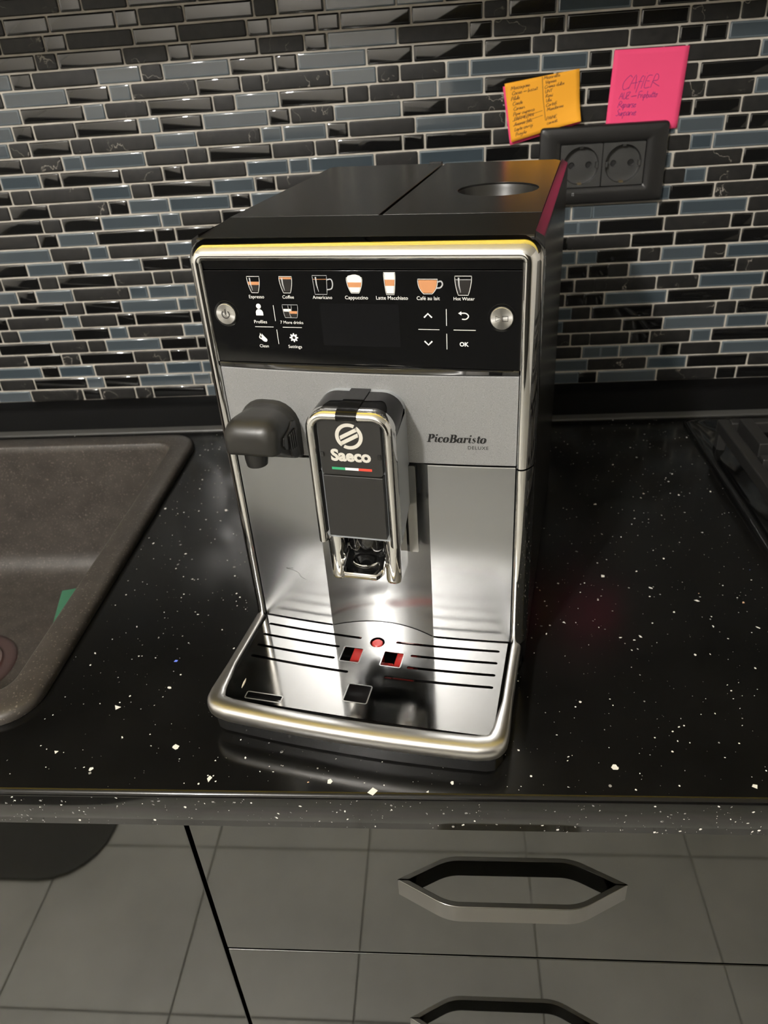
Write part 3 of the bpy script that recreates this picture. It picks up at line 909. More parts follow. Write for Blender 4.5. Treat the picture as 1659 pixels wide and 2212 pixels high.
# --- housing
outl = [(-110, 3), (-110, 318.2), (-109.6, 319.6), (-108.8, 320.5), (-104.4, 323.0), (-104.4, 304), (104.4, 304), (104.4, 323.0), (108.8, 320.5), (109.6, 319.6), (110, 318.2), (110, 3)]
mp('housing', prism(outl, [], 12, 300, lambda a, b, z: (a, z, b)), ['lid'], smooth=25)
mp('hood',
   loft([[(-104.2, v, w) for v, w in ((7.8, 305), (7.8, 320.6), (9, 321.6), (59.8, 323.9), (59.8, 305))], [(104.2, v, w) for v, w in ((7.8, 305), (7.8, 320.6), (9, 321.6), (59.8, 323.9), (59.8, 305))]], cap0=True, cap1=True), ['hood'], bevel=.2)
mp('bean_lid', prism([(-104.2, 60.6), (.6, 60.6), (.6, 291), (-98, 291), (-104.2, 285)], [], 304.2, 324.0, lambda a, b, z: (a, b, z)), ['lid'], bevel=.25)
tl_ = mp('water_tank_lid', prism([(3.2, 60.6), (104.2, 60.6), (104.2, 283), (100, 291), (3.2, 291)], [circle(67, 148, 29, 48)], 304.2, 324.0, lambda a, b, z: (a, b, z)), ['lid'], bevel=.25)
mp('finger_recess', loft([[(p[0], p[1], w) for p in circle(67, 148, r, 48)] for r, w in ((28.95, 322.6), (28.0, 320), (26.2, 309), (24.5, 306.5), (10, 305.5))], cap1=True), ['nozzle'], tl_, smooth=50)
mp('recess_grip', prism(rrect(67, 130, 40, 7, 3), [], 305.6, 318, lambda a, b, z: (a, b, z)), ['nozzle'], tl_, bevel=1)
mp('lid_hinge', prism(rrect(-6, 292.4, 12, 2.4, 1), [], 318, 325.2, lambda a, b, z: (a, b, z)), ['plastic_black'], bevel=.5)
mp('rear_panel', prism(rrect(0, 160, 210, 300, 4), [], 300.2, 312, lambda a, b, z: (a, z, b)), ['plastic_black'], bevel=1)

# --- chrome frame round the display and the panel below it
PROF = [(0, 6), (0, -.6), (.5, -1.6), (1.6, -2.3), (3.0, -2.4), (4.6, -1.9), (6.2, -.7), (7.8, 1.2), (9.2, 3.5), (10.3, 6.0), (11.1, 8.6), (11.2, 14)]
def frame_loops(stations, prof=PROF):
    return [[(u + nu * o, v, w + nw * o) for o, v in prof] for u, w, nu, nw in stations]
st = [(-99.6, 177.8, -1, 0), (-99.6, 240, -1, 0)]
ri = 2.2
for k in range(11):
    a = math.radians(180 - 90 * k / 10); st.append((-99.6 + ri + ri * math.cos(a), 310.4 - ri + ri * math.sin(a), math.cos(a), math.sin(a)))
for k in range(11):
    a = math.radians(90 - 90 * k / 10); st.append((99.6 - ri + ri * math.cos(a), 310.4 - ri + ri * math.sin(a), math.cos(a), math.sin(a)))
st += [(99.6, 240, 1, 0), (99.6, 177.8, 1, 0)]
V, F = loft(frame_loops(st), closed=False)
n = len(PROF); F += [tuple(range(n)), tuple((len(st) - 1) * n + k for k in range(n))]
mp('chrome_frame', (V, F), ['chrome'], smooth=40)
for s in (-1, 1):
    V, F = loft(frame_loops([(s * 99.6, 26.4, s, 0), (s * 99.6, 176.6, s, 0)]), closed=False)
    F += [tuple(range(n)), tuple(n + k for k in range(n))]
    mp('chrome_pillar', (V, F), ['chrome'], smooth=40)

# --- display
mp('upper_bezel', loft([[(u, 4, 304.4), (u, .9, 304.5), (u, .9, 310.1), (u, 4, 310.2)] for u in (-99.2, 99.2)], cap0=True, cap1=True), ['gloss_black'], bevel=.4)
disp = mp('control_panel', prism(rrect(0, 274.4, 198.2, 59.2, 1.0, 3), [], 0, 4, lambda a, b, z: (a, z, b)), ['display'], bevel=.35)
for s in (-1, 1):
    mp('panel_rim', box(min(s * 98.9, s * 99.45), max(s * 98.9, s * 99.45), -.35, 3, 244.6, 308.5), ['chrome'])
N_ = 24
us = [-99.0 + 198.0 * k / N_ for k in range(N_ + 1)]
mp('lower_bezel', loft([[(u, 3, 244.5), (u, -.1, 244.4), (u, -.8 - .35 * bulge(u), 243.6), (u, -.3 - bulge(u) * .9, 241.6), (u, 3, 241.0)] for u in us], cap0=True, cap1=True), ['gloss_black'], smooth=35)
mp('screen', front(poly(rrect(.9, 270.7, 50, 26.6, .6, 2)), -.06), ['screen'], disp)

def words(name, body, cx, base, width, m_='ink_white', offset=.0, par=disp, v=-.08, b=False, shear=0, space=1.0):
    VF = place2d(text_flat(body, offset, shear, space), width, cx, base)
    return mp(name, front_b(VF, .08) if b else front(VF, v), [m_], par)
for body, cx, wd in (('Espresso', -65.4, 10.2), ('Coffee', -44.2, 7.6), ('Americano', -21.8, 12.6), ('Cappuccino', 0, 14.5), ('Latte Macchiato', 22.2, 19.6), ('Caf\u00e9 au lait', 44.3, 13.9), ('Hot Water', 65.7, 12.4)):
    words('drink_caption', body, cx, 286.9, wd, offset=.0)
for body, cx, base, wd in (('Profiles', -65.2, 270.9, 8.8), ('7 More drinks', -44, 270.9, 15.4), ('Clean', -65.2, 255.0, 6.3), ('Settings', -43.8, 255.0, 9.2)):
    words('menu_caption', body, cx, base, wd, offset=.0)
words('ok_caption', 'OK', 65.6, 259.0, 5.6, offset=.03)

def icon(name, items, par=disp, v=-.08, dv=.004):
    V, F, fm, mats = [], [], [], []
    for i, (m_, VF) in enumerate(items):
        if m_ not in mats: mats.append(m_)
        o = len(V)
        V += [(p[0], v - i * dv, p[1]) for p in VF[0]]; F += [tuple(k + o for k in q) for q in VF[1]]; fm += [mats.index(m_)] * len(VF[1])
    return mp(name, (V, F), mats, par, fm=fm)
def cup_outline(cx, cy, ht, wt, wb, curve=.5, n=7):
    """open cup side profile, clockwise from top left"""
    L_ = []
    for k in range(n + 1):
        t = k / n
        L_.append((cx - (wt + (wb - wt) * t ** (1 + curve * 2)), cy + ht / 2 - ht * t))
    R_ = [(2 * cx - p[0], p[1]) for p in reversed(L_)]
    return L_ + R_
def band(cx, cy, ht, wt, wb, t0, t1, inset=.35, curve=.5, n=5):
    L_ = []
    for k in range(n + 1):
        t = t0 + (t1 - t0) * k / n
        L_.append((cx - (wt + (wb - wt) * t ** (1 + curve * 2)) + inset, cy + ht / 2 - ht * t))
    return poly(L_ + [(2 * cx - p[0], p[1]) for p in reversed(L_)])
yc = 295.4
def cup(cx, ht, wt, wb, bands, lw=.28, curve=.5, hl=True, line='ink_white', cy=yc):
    it = []
    for m_, a, b in bands: it.append((m_, band(cx, cy, ht, wt, wb, a, b, curve=curve)))
    it.append((line, ribbon(cup_outline(cx, cy, ht, wt, wb, curve), lw, closed=True)))
    if hl: it.append(('ink_grey', ribbon([(cx - wt * .55, cy + ht * .42), (cx - wt * .5, cy), (cx - wt * .3, cy - ht * .36)], [.9, .7, .2])))
    return it
icon('espresso_icon', cup(-66.0, 10, 4.2, 2.2, [('ink_coffee', .32, .52), ('ink_dark', .52, .93)]))
icon('coffee_icon', cup(-44.6, 10, 4.2, 2.3, [('ink_coffee', .04, .16), ('ink_dark', .17, .93)]))
it = cup(-22.4, 11.4, 4.6, 3.9, [('ink_coffee', .19, .215)], curve=.0, hl=True, line='ink_grey')
it.append(('ink_grey', ribbon(smooth_pts([(-17.9, 298.5), (-15.2, 298.8), (-14.4, 296), (-15.4, 293.2), (-18.2, 292.6)], 4), .7)))
icon('americano_icon', it)
it = cup(-.6, 9.2, 4.9, 2.4, [('ink_foam', 0, .3), ('ink_coffee', .30, .62), ('ink_foam', .62, .95)], curve=.6, hl=False, cy=yc - .2)
it.append(('ink_foam', poly([(-5.2, 299.6), (-4.4, 300.9), (-1.4, 301.6), (.4, 301.7), (3.0, 300.9), (4.1, 299.6)])))
icon('cappuccino_icon', it)
it = cup(21.3, 13, 3.5, 2.4, [('ink_foam', 0, .32), ('ink_coffee', .32, .60), ('ink_foam', .60, .95)], curve=.4, hl=False, cy=yc + 1)
icon('latte_icon', it)
it = cup(44.2, 8.6, 5.9, 2.6, [('ink_coffee', .06, .94)], curve=.9, hl=False, cy=yc - .6)
it.append(('ink_grey', ribbon(smooth_pts([(49.9, 297.4), (52.2, 297.9), (53.0, 296.0), (51.6, 294.2), (49.2, 294.0)], 4), .8)))
icon('cafe_au_lait_icon', it)
icon('hot_water_icon', cup(65.2, 11, 4.9, 2.9, [('ink_dark', .2, .93), ('ink_grey', .17, .20)], curve=.5))
# menu symbols
icon('profile_icon', [('ink_white', poly(circle(-65.1, 281.9, 1.65, 16))), ('ink_white', poly([(-67.5, 276.0), (-67.5, 278.2), (-66.9, 279.3), (-65.9, 280.0), (-64.3, 280.0), (-63.2, 279.3), (-62.6, 278.2), (-62.6, 276.0)]))])
it = cup(-46.0, 8.2, 3.0, 1.9, [('ink_foam', .32, .52), ('ink_dark', .53, .95)], cy=278.9, hl=False, line='ink_grey') + cup(-42.0, 8.2, 3.2, 2.0, [('ink_coffee', .48, .68), ('ink_dark', .69, .95)], cy=278.9, line='ink_grey', hl=False)
icon('more_drinks_icon', it)
def drop(cx, cy, s, tilt=.25):
    pts = []
    for k in range(20):
        a = 2 * PI * k / 20; rr = s * (1 if math.sin(a) < .2 else 1 - .35 * math.sin(a)); pts.append((cx + rr * math.cos(a) * (1 if math.sin(a) < 0 else (1 - math.sin(a)) * .9 + .1), cy + s * (1.0 if math.sin(a) < 0 else 1.9) * math.sin(a)))
    return [(p[0] - tilt * (p[1] - cy), p[1]) for p in pts]
icon('clean_icon', [('ink_white', poly(drop(-66.4, 261.8, 1.5, .15))), ('ink_dark', poly(drop(-66.5, 262.0, .7, .15))), ('ink_white', poly(drop(-64.4, 260.6, 1.9, .35)))])
g = []
for k in range(8):
    a = 2 * PI * k / 8
    for da, rr in ((-.22, 2.1), (-.16, 2.9), (.16, 2.9), (.22, 2.1)):
        g.append((-43.9 + rr * math.cos(a + da), 261.9 + rr * math.sin(a + da)))
icon('settings_icon', [('ink_white', poly(g)), ('ink_dark', poly(circle(-43.9, 261.9, 1.0, 16)))])
for nm, pts, w_ in (('up_arrow', [(41.4, 276.3), (43.8, 278.7), (46.2, 276.3)], .9), ('down_arrow', [(41.2, 261.7), (43.6, 259.3), (46.0, 261.7)], .9)):
    icon(nm, [('ink_white', ribbon(pts, w_))])
icon('back_arrow', [('ink_white', ribbon(smooth_pts([(63.2, 279.2), (66.6, 279.2), (68.3, 277.5), (66.8, 275.7), (64.4, 275.7)], 4), .65)), ('ink_white', poly([(62.1, 279.2), (64.0, 280.4), (64.0, 278.0)]))])
for nm, a, b in (('divider_line', (-55.0, 282.6), (-54.9, 272.5)), ('divider_line', (-54.9, 267.0), (-54.8, 257.5)), ('divider_line', (-69.5, 268.6), (-56.8, 268.6)), ('divider_line', (-50.6, 268.6), (-37.6, 268.6)),
                 ('divider_line', (55.0, 281.6), (55.0, 271.5)), ('divider_line', (55.0, 266.6), (55.0, 256.8)), ('divider_line', (37.6, 269.0), (50.6, 269.0)), ('divider_line', (59.2, 269.0), (72.6, 269.0))):
    icon(nm, [('ink_white', ribbon([a, b], .36))])
# spun metal push buttons
for nm, cu in (('power_button', -87.9), ('start_button', 87.9)):
    V, F = loft([[(p[0], v, p[1]) for p in circle(0, 0, r, 48)] for r, v in ((8.4, -.02), (8.2, -.5), (7.0, -.55), (6.85, -.1))])
    mp('button_ring', (V, F), ['gloss_black'], disp, smooth=40, loc=(cu * MM, 0, .2768))
    V, F = loft([[(p[0], v, p[1]) for p in circle(0, 0, r, 48)] for r, v in ((6.7, .5), (6.7, -1.3), (6.35, -1.7), (.3, -1.55))], cap1=True)
    mp(nm, (V, F), ['spin'], disp, smooth=30, loc=(cu * MM, 0, .2768))
arc = [(-87.9 + 2.5 * math.cos(math.radians(a)), 276.8 + 2.5 * math.sin(math.radians(a))) for a in range(130, 411, 14)]
icon('power_symbol', [('ink_engraved', ribbon(arc, .75)), ('ink_engraved', ribbon([(-87.9, 276.6), (-87.9, 280.2)], .75))], v=-1.75)
icon('start_symbol', [('ink_engraved', ribbon([(84.4, 278.4), (87.6, 276.8), (84.4, 275.2)], .5, closed=True)), ('ink_engraved', ribbon([(88.4, 278.3), (91.6, 278.3), (91.6, 275.3), (88.4, 275.3)], .5, closed=True))], v=-1.75)

# --- painted panel with the model name, brushed panels and the channel behind the spout
def bowed(u0, u1, w0, w1, t=3.0, k=16):
    L_ = []
    for i in range(k + 1):
        u = u0 + (u1 - u0) * i / k
        b = -bulge(u)
        e = .5
        L_.append([(u, b + t, w0), (u, b + e, w0), (u, b, w0 + e), (u, b, w1 - e), (u, b + e, w1), (u, b + t, w1)])
    return loft(L_, cap0=True, cap1=True)
pan = mp('front_panel', bowed(-99.0, 99.0, 178.6, 240.6, k=28), ['silver'], smooth=35)
mp('lower_panel', bowed(-98.8, -41.0, 27.0, 177.4), ['steel'], smooth=35)
mp('lower_panel', bowed(41.0, 98.8, 27.0, 177.4), ['steel'], smooth=35)
ch = []
for k in range(25):
    u = -41 + 82 * k / 24
    v = 7.0 - (bulge(41) + 7.0) * (abs(u) / 41) ** 2
    ch.append([(u, v + 2, 26.2), (u, v, 26.2), (u, v, 177.6), (u, v + 2, 177.6)])
mp('spout_channel', loft(ch, cap0=True, cap1=True), ['steel'], smooth=35)
mp('inner_wall', box(-104, 104, 9.2, 11.8, 20, 300), ['plastic_black'])

# model lettering in a bold slanted serif face, drawn stroke by stroke
def ell(cx, cy, rx, ry, a0=0, a1=360, thick=.40, thin=.12, n=20):
    pts, ws = [], []
    for k in range(n + 1):
        a = math.radians(a0 + (a1 - a0) * k / n); pts.append((cx + rx * math.cos(a), cy + ry * math.sin(a))); ws.append(thin + .03 + (thick + .05 - thin) * abs(math.cos(a)) ** 1.2)
    return ribbon(pts, ws)
def stem(x, y0, y1, w=.34):
    w += .035
    return poly([(x - w / 2, y0), (x + w / 2, y0), (x + w / 2, y1), (x - w / 2, y1)])
def ser(x0, x1, y, w=.12): return poly([(x0, y - w / 2), (x1, y - w / 2), (x1, y + w / 2), (x0, y + w / 2)])
def flick(x): return ribbon(smooth_pts([(x, .25), (x + .1, .05), (x + .28, .12), (x + .36, .32)], 3), [.22, .2, .18, .16, .13, .11, .09, .07, .06, .05])
GL = {
 'P': (1.25, [stem(.42, 0, 1.5), ser(.08, .8, .04), ser(.1, .7, 1.46), ell(.62, 1.1, .42, .37, -90, 90, .36, .09)]),
 'i': (.66, [stem(.28, .12, 1.0, .30), ser(.02, .3, .95), flick(.3), poly(circle(.30, 1.36, .175, 14))]),
 'c': (.86, [ell(.45, .5, .32, .46, 50, 315, .32, .08), poly(circle(.66, .80, .13, 10))]),
 'o': (.98, [ell(.48, .5, .34, .46, 0, 360, .34, .08)]),
 'B': (1.38, [stem(.42, 0, 1.5), ser(.08, .7, .04), ser(.1, .7, 1.46), ell(.66, 1.12, .36, .34, -90, 90, .34, .09), ell(.66, .42, .46, .38, -90, 90, .36, .09), ser(.42, .75, .79)]),
 'a': (1.02, [ell(.42, .48, .30, .44, 20, 350, .30, .08), stem(.74, .12, .98, .28), flick(.76)]),
 'r': (.80, [stem(.28, 0, 1.0, .30), ser(.02, .3, .95), ribbon(smooth_pts([(.36, .55), (.52, .9), (.70, .95)], 4), .09), poly(circle(.70, .82, .15, 12))]),
 's': (.76, [ribbon(smooth_pts([(.62, .78), (.42, .97), (.18, .80), (.36, .55), (.58, .30), (.40, .03), (.10, .16)], 4), [.16, .1, .09, .09, .1, .1, .12, .16, .22, .27, .30, .32, .33, .32, .30, .26, .2, .14, .1, .09, .09, .1, .12, .14, .16])]),
 't': (.66, [stem(.30, .12, 1.32, .28), ser(.04, .62, .97), flick(.32)]),
}
gx = 0; GV, GF = [], []
for c in 'PicoBaristo':
    adv, sh = GL[c]
    for v_, f_ in sh:
        o = len(GV); GV += [(p[0] + gx + .22 * p[1], p[1]) for p in v_]; GF += [tuple(i + o for i in q) for q in f_]
    gx += adv
sc = 38.4 / gx
mp('model_name', front_b(([(40.9 + p[0] * sc, 194.9 + p[1] * sc) for p in GV], GF), .12), ['ink_black'], pan)
words('model_suffix', 'DELUXE', 74.6, 190.4, 13.2, 'ink_black', .004, pan, b=True, space=1.12)

# --- hot water nozzle
def arch(cu, hw, w0, w1, r, v, seg=6, rb=2.5):
    pts = []
    for s, a0 in ((1, 0), (-1, 90)):
        for k in range(seg + 1):
            a = math.radians(a0 + 90 * k / seg); pts.append((cu + s * (hw - r) + r * math.cos(a), v, w1 - r + r * math.sin(a)))
    for s, a0 in ((-1, 180), (1, 270)):
        for k in range(4):
            a = math.radians(a0 + 90 * k / 3); pts.append((cu + s * (hw - rb) + rb * math.cos(a), v, w0 + rb + rb * math.sin(a)))
    return pts
CN = -67.6
noz = mp('hot_water_nozzle', loft([arch(CN, 21.6, 178.2, 219.4, 17.5, -2), arch(CN, 21.6, 178.2, 219.4, 17.5, -4.6), arch(CN, 20.6, 179.4, 218.4, 16.8, -6.0), arch(CN, 20.2, 179.8, 218.0, 16.5, -7.4), arch(CN, 20.6, 179.4, 218.4, 16.8, -8.8),
      arch(CN, 20.0, 180, 217.8, 16.4, -10.4), arch(CN, 19.4, 182.0, 217.8, 13.5, -14), arch(CN, 18.9, 190.5, 218.8, 10.5, -27), arch(CN, 18.6, 194.6, 218.6, 9.8, -33), arch(CN, 18.2, 195.2, 217.2, 9.6, -37), arch(CN, 16.9, 196.0, 214.6, 9.2, -39.8), arch(CN, 14.8, 197.0, 211.8, 9.5, -41.5), arch(CN, 11.5, 199, 208.4, 6.0, -42.2)], cap0=True, cap1=True), ['nozzle'], smooth=45)
mp('nozzle_tip', loft([[(CN + r * math.cos(2 * PI * k / 28), -33 + r * math.sin(2 * PI * k / 28), w) for k in range(28)] for r, w in ((7.6, 198), (7.6, 190.5), (7.0, 186.6), (5.8, 186.2), (5.4, 187.5))], cap0=True, cap1=True), ['plastic_black'], noz, smooth=40)
cl = [(-8.5, 181.5), (-8.5, 208), (-13, 209), (-19, 206.5), (-30, 205), (-31.5, 200), (-29, 196), (-22, 192.5), (-19, 186), (-16, 183.8)]
mp('release_clip', prism([(a, b) for a, b in cl], [], -49.8, -47.2, lambda a, b, z: (z, a, b)), ['plastic_black'], noz, bevel=.5)
for k in range(4):
    v0 = -12.5 - k * 3.1
    mp('clip_ridge', prism([(v0, 190.5 + k * .6), (v0 - 1.5, 190.5 + k * .6), (v0 - 1.5, 203.5), (v0, 204.5)], [], -47.3, -46.0, lambda a, b, z: (z, a, b)), ['plastic_black'], noz, bevel=.4)

# --- coffee spout
spout = empty('coffee_spout', (0, 0, 0)); spout.parent = machine
mp('carriage_plate', prism(rrect(0, 142.4, 66, 70.0, 1.2), [], -6.4, -3.9, lambda a, b, z: (a, z, b)), ['plate_dark'], spout, bevel=.5)
def ush(hw, top, r, wb, seg=8):
    pts = [(hw, wb)]
    for s, a0 in ((1, 0), (-1, 90)):
        for k in range(seg + 1):
            a = math.radians(a0 + 90 * k / seg); pts.append((s * (hw - r) + r * math.cos(a), top - r + r * math.sin(a)))
    pts.append((-hw, wb))
    return pts
# silver shell, lower edge rising towards the back
L_ = []
for v, wb, ins in ((-3, 150, 0), (-10, 147, 0), (-20, 140, 0), (-30, 134.5, 0), (-34, 134, 0)):
    L_.append([(p[0], v, p[1]) for p in ush(28.3 - ins, 230.6, 13.5, wb)])
mp('spout_shell', loft(L_, cap0=True, cap1=True), ['silver_dark'], spout, smooth=40)
# chrome cap over the top
L_ = []
for v, e in ((-8.5, -.3), (-9.0, .25), (-33, .25), (-35.5, .1)):
    L_.append([(p[0], v, p[1]) for p in ush(28.3 + e, 230.6 + e, 13.5 + e, 212 + (8 if v > -20 else 0))])
mp('chrome_cap', loft(L_, closed=False), ['black_chrome'], spout, smooth=40)
# chrome U frame
UP = []
for a in range(0, 181, 15):
    UP.append((3.6 - 3.6 * math.cos(math.radians(a)), -35.6 - 6.6 * math.sin(math.radians(a))))
UP = [(0, -33.4)] + UP + [(7.2, -33.4)]       # (inset from the outer edge, v)
stn = [(-28.55, 134.2, 1, 0), (-28.55, 215, 1, 0)]
R_ = 13.7
for k in range(1, 11):
    a = math.radians(180 - 90 * k / 10); stn.append((-28.55 + R_ + R_ * math.cos(a), 230.85 - R_ + R_ * math.sin(a), -math.cos(a), -math.sin(a)))
for k in range(0, 10):
    a = math.radians(90 - 90 * k / 10); stn.append((28.55 - R_ + R_ * math.cos(a), 230.85 - R_ + R_ * math.sin(a), -math.cos(a), -math.sin(a)))
stn += [(28.55, 215, -1, 0), (28.55, 134.2, -1, 0)]
V, F = loft([[(u + nu * o, v, w + nw * o) for o, v in UP] for u, w, nu, nw in stn], closed=True)
n = len(UP); F += [tuple(range(n)), tuple((len(stn) - 1) * n + k for k in range(n))]
mp('chrome_loop', (V, F), ['chrome'], spout, smooth=45)
# glossy black strap over the crown
po = [(-6, 231.5), (-34, 231.5)] + [(-35.6 - 7.2 * math.sin(math.radians(a)), 227.25 + 4.25 * math.cos(math.radians(a))) for a in range(10, 171, 10)]
pi_ = [(-6, 230.2), (-34, 230.2)] + [(-35.6 - 5.8 * math.sin(math.radians(a)), 227.25 + 2.8 * math.cos(math.radians(a))) for a in range(10, 171, 10)]
V, F = loft([[(-6.5, a[0], a[1]), (6.5, a[0], a[1]), (6.5, b[0], b[1]), (-6.5, b[0], b[1])] for a, b in zip(po, pi_)], cap0=True, cap1=True)
mp('black_strap', (V, F), ['strap'], spout, smooth=40)
mp('badge_plate', prism(rrect(0, 205.9, 40.4, 39.6, 2.5), [], -39.2, -34, lambda a, b, z: (a, z, b)), ['cover'], spout, bevel=.5)
mp('spout_cover', prism([(-19.9, 139.0), (19.9, 139.0), (19.9, 185.4), (-19.9, 185.4)], [], -39.6, -30, lambda a, b, z: (a, z, b)), ['cover'], spout, bevel=.5)
for s in (-1, 1):
    mp('badge_catch', prism(rrect(s * 18.6, 200.6, 2.2, 3.2, .5), [], -40.2, -38.8, lambda a, b, z: (a, z, b)), ['gloss_black'], spout, bevel=.3)
# emblem: broken ring with two slanted bars
ec, ew, ro, rin = 0.0, 213.7, 8.9, 6.55
def ring(a0, a1, n=26):
    o_ = [(ec + ro * math.cos(math.radians(a0 + (a1 - a0) * k / n)), ew + ro * math.sin(math.radians(a0 + (a1 - a0) * k / n))) for k in range(n + 1)]
    i_ = [(ec + rin * math.cos(math.radians(a0 + (a1 - a0) * k / n)), ew + rin * math.sin(math.radians(a0 + (a1 - a0) * k / n))) for k in range(n + 1)]
    return o_ + i_[::-1]
em = [poly(ring(58, 236)), poly(ring(238, 416))]
ca, sa = math.cos(math.radians(29)), math.sin(math.radians(29))
def rp(x, y): return (ec + x * ca - y * sa, ew + x * sa + y * ca)
em = [poly(ring(62, 232)), poly(ring(242, 412)), poly([rp(-6.2, .55), rp(6.6, .55), rp(7.9, 3.0), rp(-5.2, 3.0)]), poly([rp(6.2, -.55), rp(-6.6, -.55), rp(-7.9, -3.0), rp(5.2, -3.0)])]
mp('emblem', front(join(*em), -39.32), ['logo_beige'], spout)
words('brand_name', 'Saeco', 0, 196.6, 26.2, 'logo_beige', .045, spout, v=-39.32)
for k, m_ in enumerate(('flag_green', 'ink_white', 'flag_red')):
    u0 = -13.2 + 8.8 * k
    mp('flag_band', front(poly([(u0, 189.9), (u0 + 8.8, 189.9), (u0 + 8.8, 191.7), (u0, 191.7)]), -39.32), [m_], spout)
# lower chrome columns, black core and the pouring lip
for s in (-1, 1):
    pr = [(13.6, -10), (13.6, -28)] + [(19.8 - 6.2 * math.cos(math.radians(a)), -28 - 5.5 * math.sin(math.radians(a))) for a in range(15, 166, 15)] + [(25.6, -27), (25.6, -10)]
    L_ = []
    for w, e in ((141, 0), (100, 0), (97.4, .6), (96.2, 2.2)):
        L_.append([(s * (19.6 + (u - 19.6) * (1 - e / 6.2)), -20 + (v + 20) * (1 - e / 14), w) for u, v in pr])
    mp('spout_column', loft(L_, cap0=True, cap1=True), ['chrome'], spout, smooth=40)
mp('spout_core', loft([[(r * 1.05 * math.cos(2 * PI * k / 32), -20 + r * .95 * math.sin(2 * PI * k / 32), w) for k in range(32)] for r, w in ((12.4, 141), (12.4, 122), (11.0, 118), (10.4, 106), (9.4, 104))], cap0=True, cap1=True), ['gloss_black'], spout, smooth=40)
lip = [(-14.2, -22), (-15.0, -36), (-13.2, -41.5), (-11.4, -43.4), (11.4, -43.4), (13.2, -41.5), (15.0, -36), (14.2, -22)]
def lp(e, w): return [(u * (1 - e / 15), -20 + (v + 20) * (1 - e / 24), w + max(0, (v + 36)) * .55) for u, v in lip]
V, F = loft([lp(.8, 106.4), lp(0, 107.4), lp(0, 110.4), lp(.7, 111.2), lp(1.5, 110.8), lp(2.0, 108.2)], closed=False)
lipo = mp('pouring_lip', (V, F), ['chrome'], spout, smooth=40)
V, F = loft([lp(2.0, 108.4), lp(8, 107.8), lp(14, 108.6)], cap1=True)
mp('lip_floor', (V, F), ['gloss_black'], spout, smooth=60)
mp('outlet_rim', loft([[(r * math.cos(2 * PI * k / 24), -27 + r * .9 * math.sin(2 * PI * k / 24), w) for k in range(24)] for r, w in ((9.8, 110.5), (10.2, 112.0), (9.6, 113.2), (8.8, 112))]), ['chrome'], spout, smooth=60)

# --- drip tray
tray = empty('drip_tray', (0, 0, 0)); tray.parent = machine
ZP = 26.4
slots = []
for s in (-1, 1):
    for v0, ui in ((-11.2, 15), (-23.9, 29.2), (-36.5, 29.2), (-48.8, 15)):
        pts = [(s * (ui + (91.5 - ui) * k / 8), v0 - bulge(ui + (91.5 - ui) * k / 8) + 0.66) for k in range(9)]
        hw = 1.25
        up = [(p[0], p[1] + hw) for p in pts]; dn = [(p[0], p[1] - hw) for p in pts]
        e1 = [(pts[-1][0] + s * hw * math.cos(math.radians(a)), pts[-1][1] + hw * math.sin(math.radians(a))) for a in (60, 30, 0, -30, -60)]
        e0 = [(pts[0][0] - s * hw * math.cos(math.radians(a)), pts[0][1] + hw * math.sin(math.radians(a))) for a in (-60, -30, 0, 30, 60)]
        lpn = up + e1 + dn[::-1] + e0
        slots.append(lpn)
holes = slots + [circle(-.4, -17.6, 6.2, 28), rrect(-16.4, -34.2, 15.4, 15.8, 1.2, 3), rrect(15.2, -33.7, 15.6, 15.8, 1.2, 3), rrect(-.8, -72.2, 17.4, 17.2, 1.4, 3), rrect(-66.4, -88.0, 27.2, 6.4, 1, 2)]
back = []
for k in range(41):
    u = -97.8 + 195.6 * k / 40
    v = -bulge(u) - .6 if abs(u) > 41 else (7.0 - (bulge(41) + 7.0) * (abs(u) / 41) ** 2) - .6
    back.append((u, v))
frontc = [(97.8 - 195.6 * k / 20, -92.6 - 1.8 * (1 - ((97.8 - 195.6 * k / 20) / 98) ** 2)) for k in range(21)]
mp('drip_grille', prism(back + frontc, holes, ZP - 1.0, ZP, lambda a, b, z: (a, b, z)), ['tray_steel'], tray)
rim_list = []
for lpn in holes[:8]:
    n2 = len(lpn); cu = sum(p[0] for p in lpn) / n2
    rim_list.append(lpn)
for lpn in holes[8:]:
    V, F = ribbon(lpn, .9, closed=True)
    mp('hole_rim', ([(p[0], p[1], ZP + .12) for p in V], F), ['bar_steel'], tray)
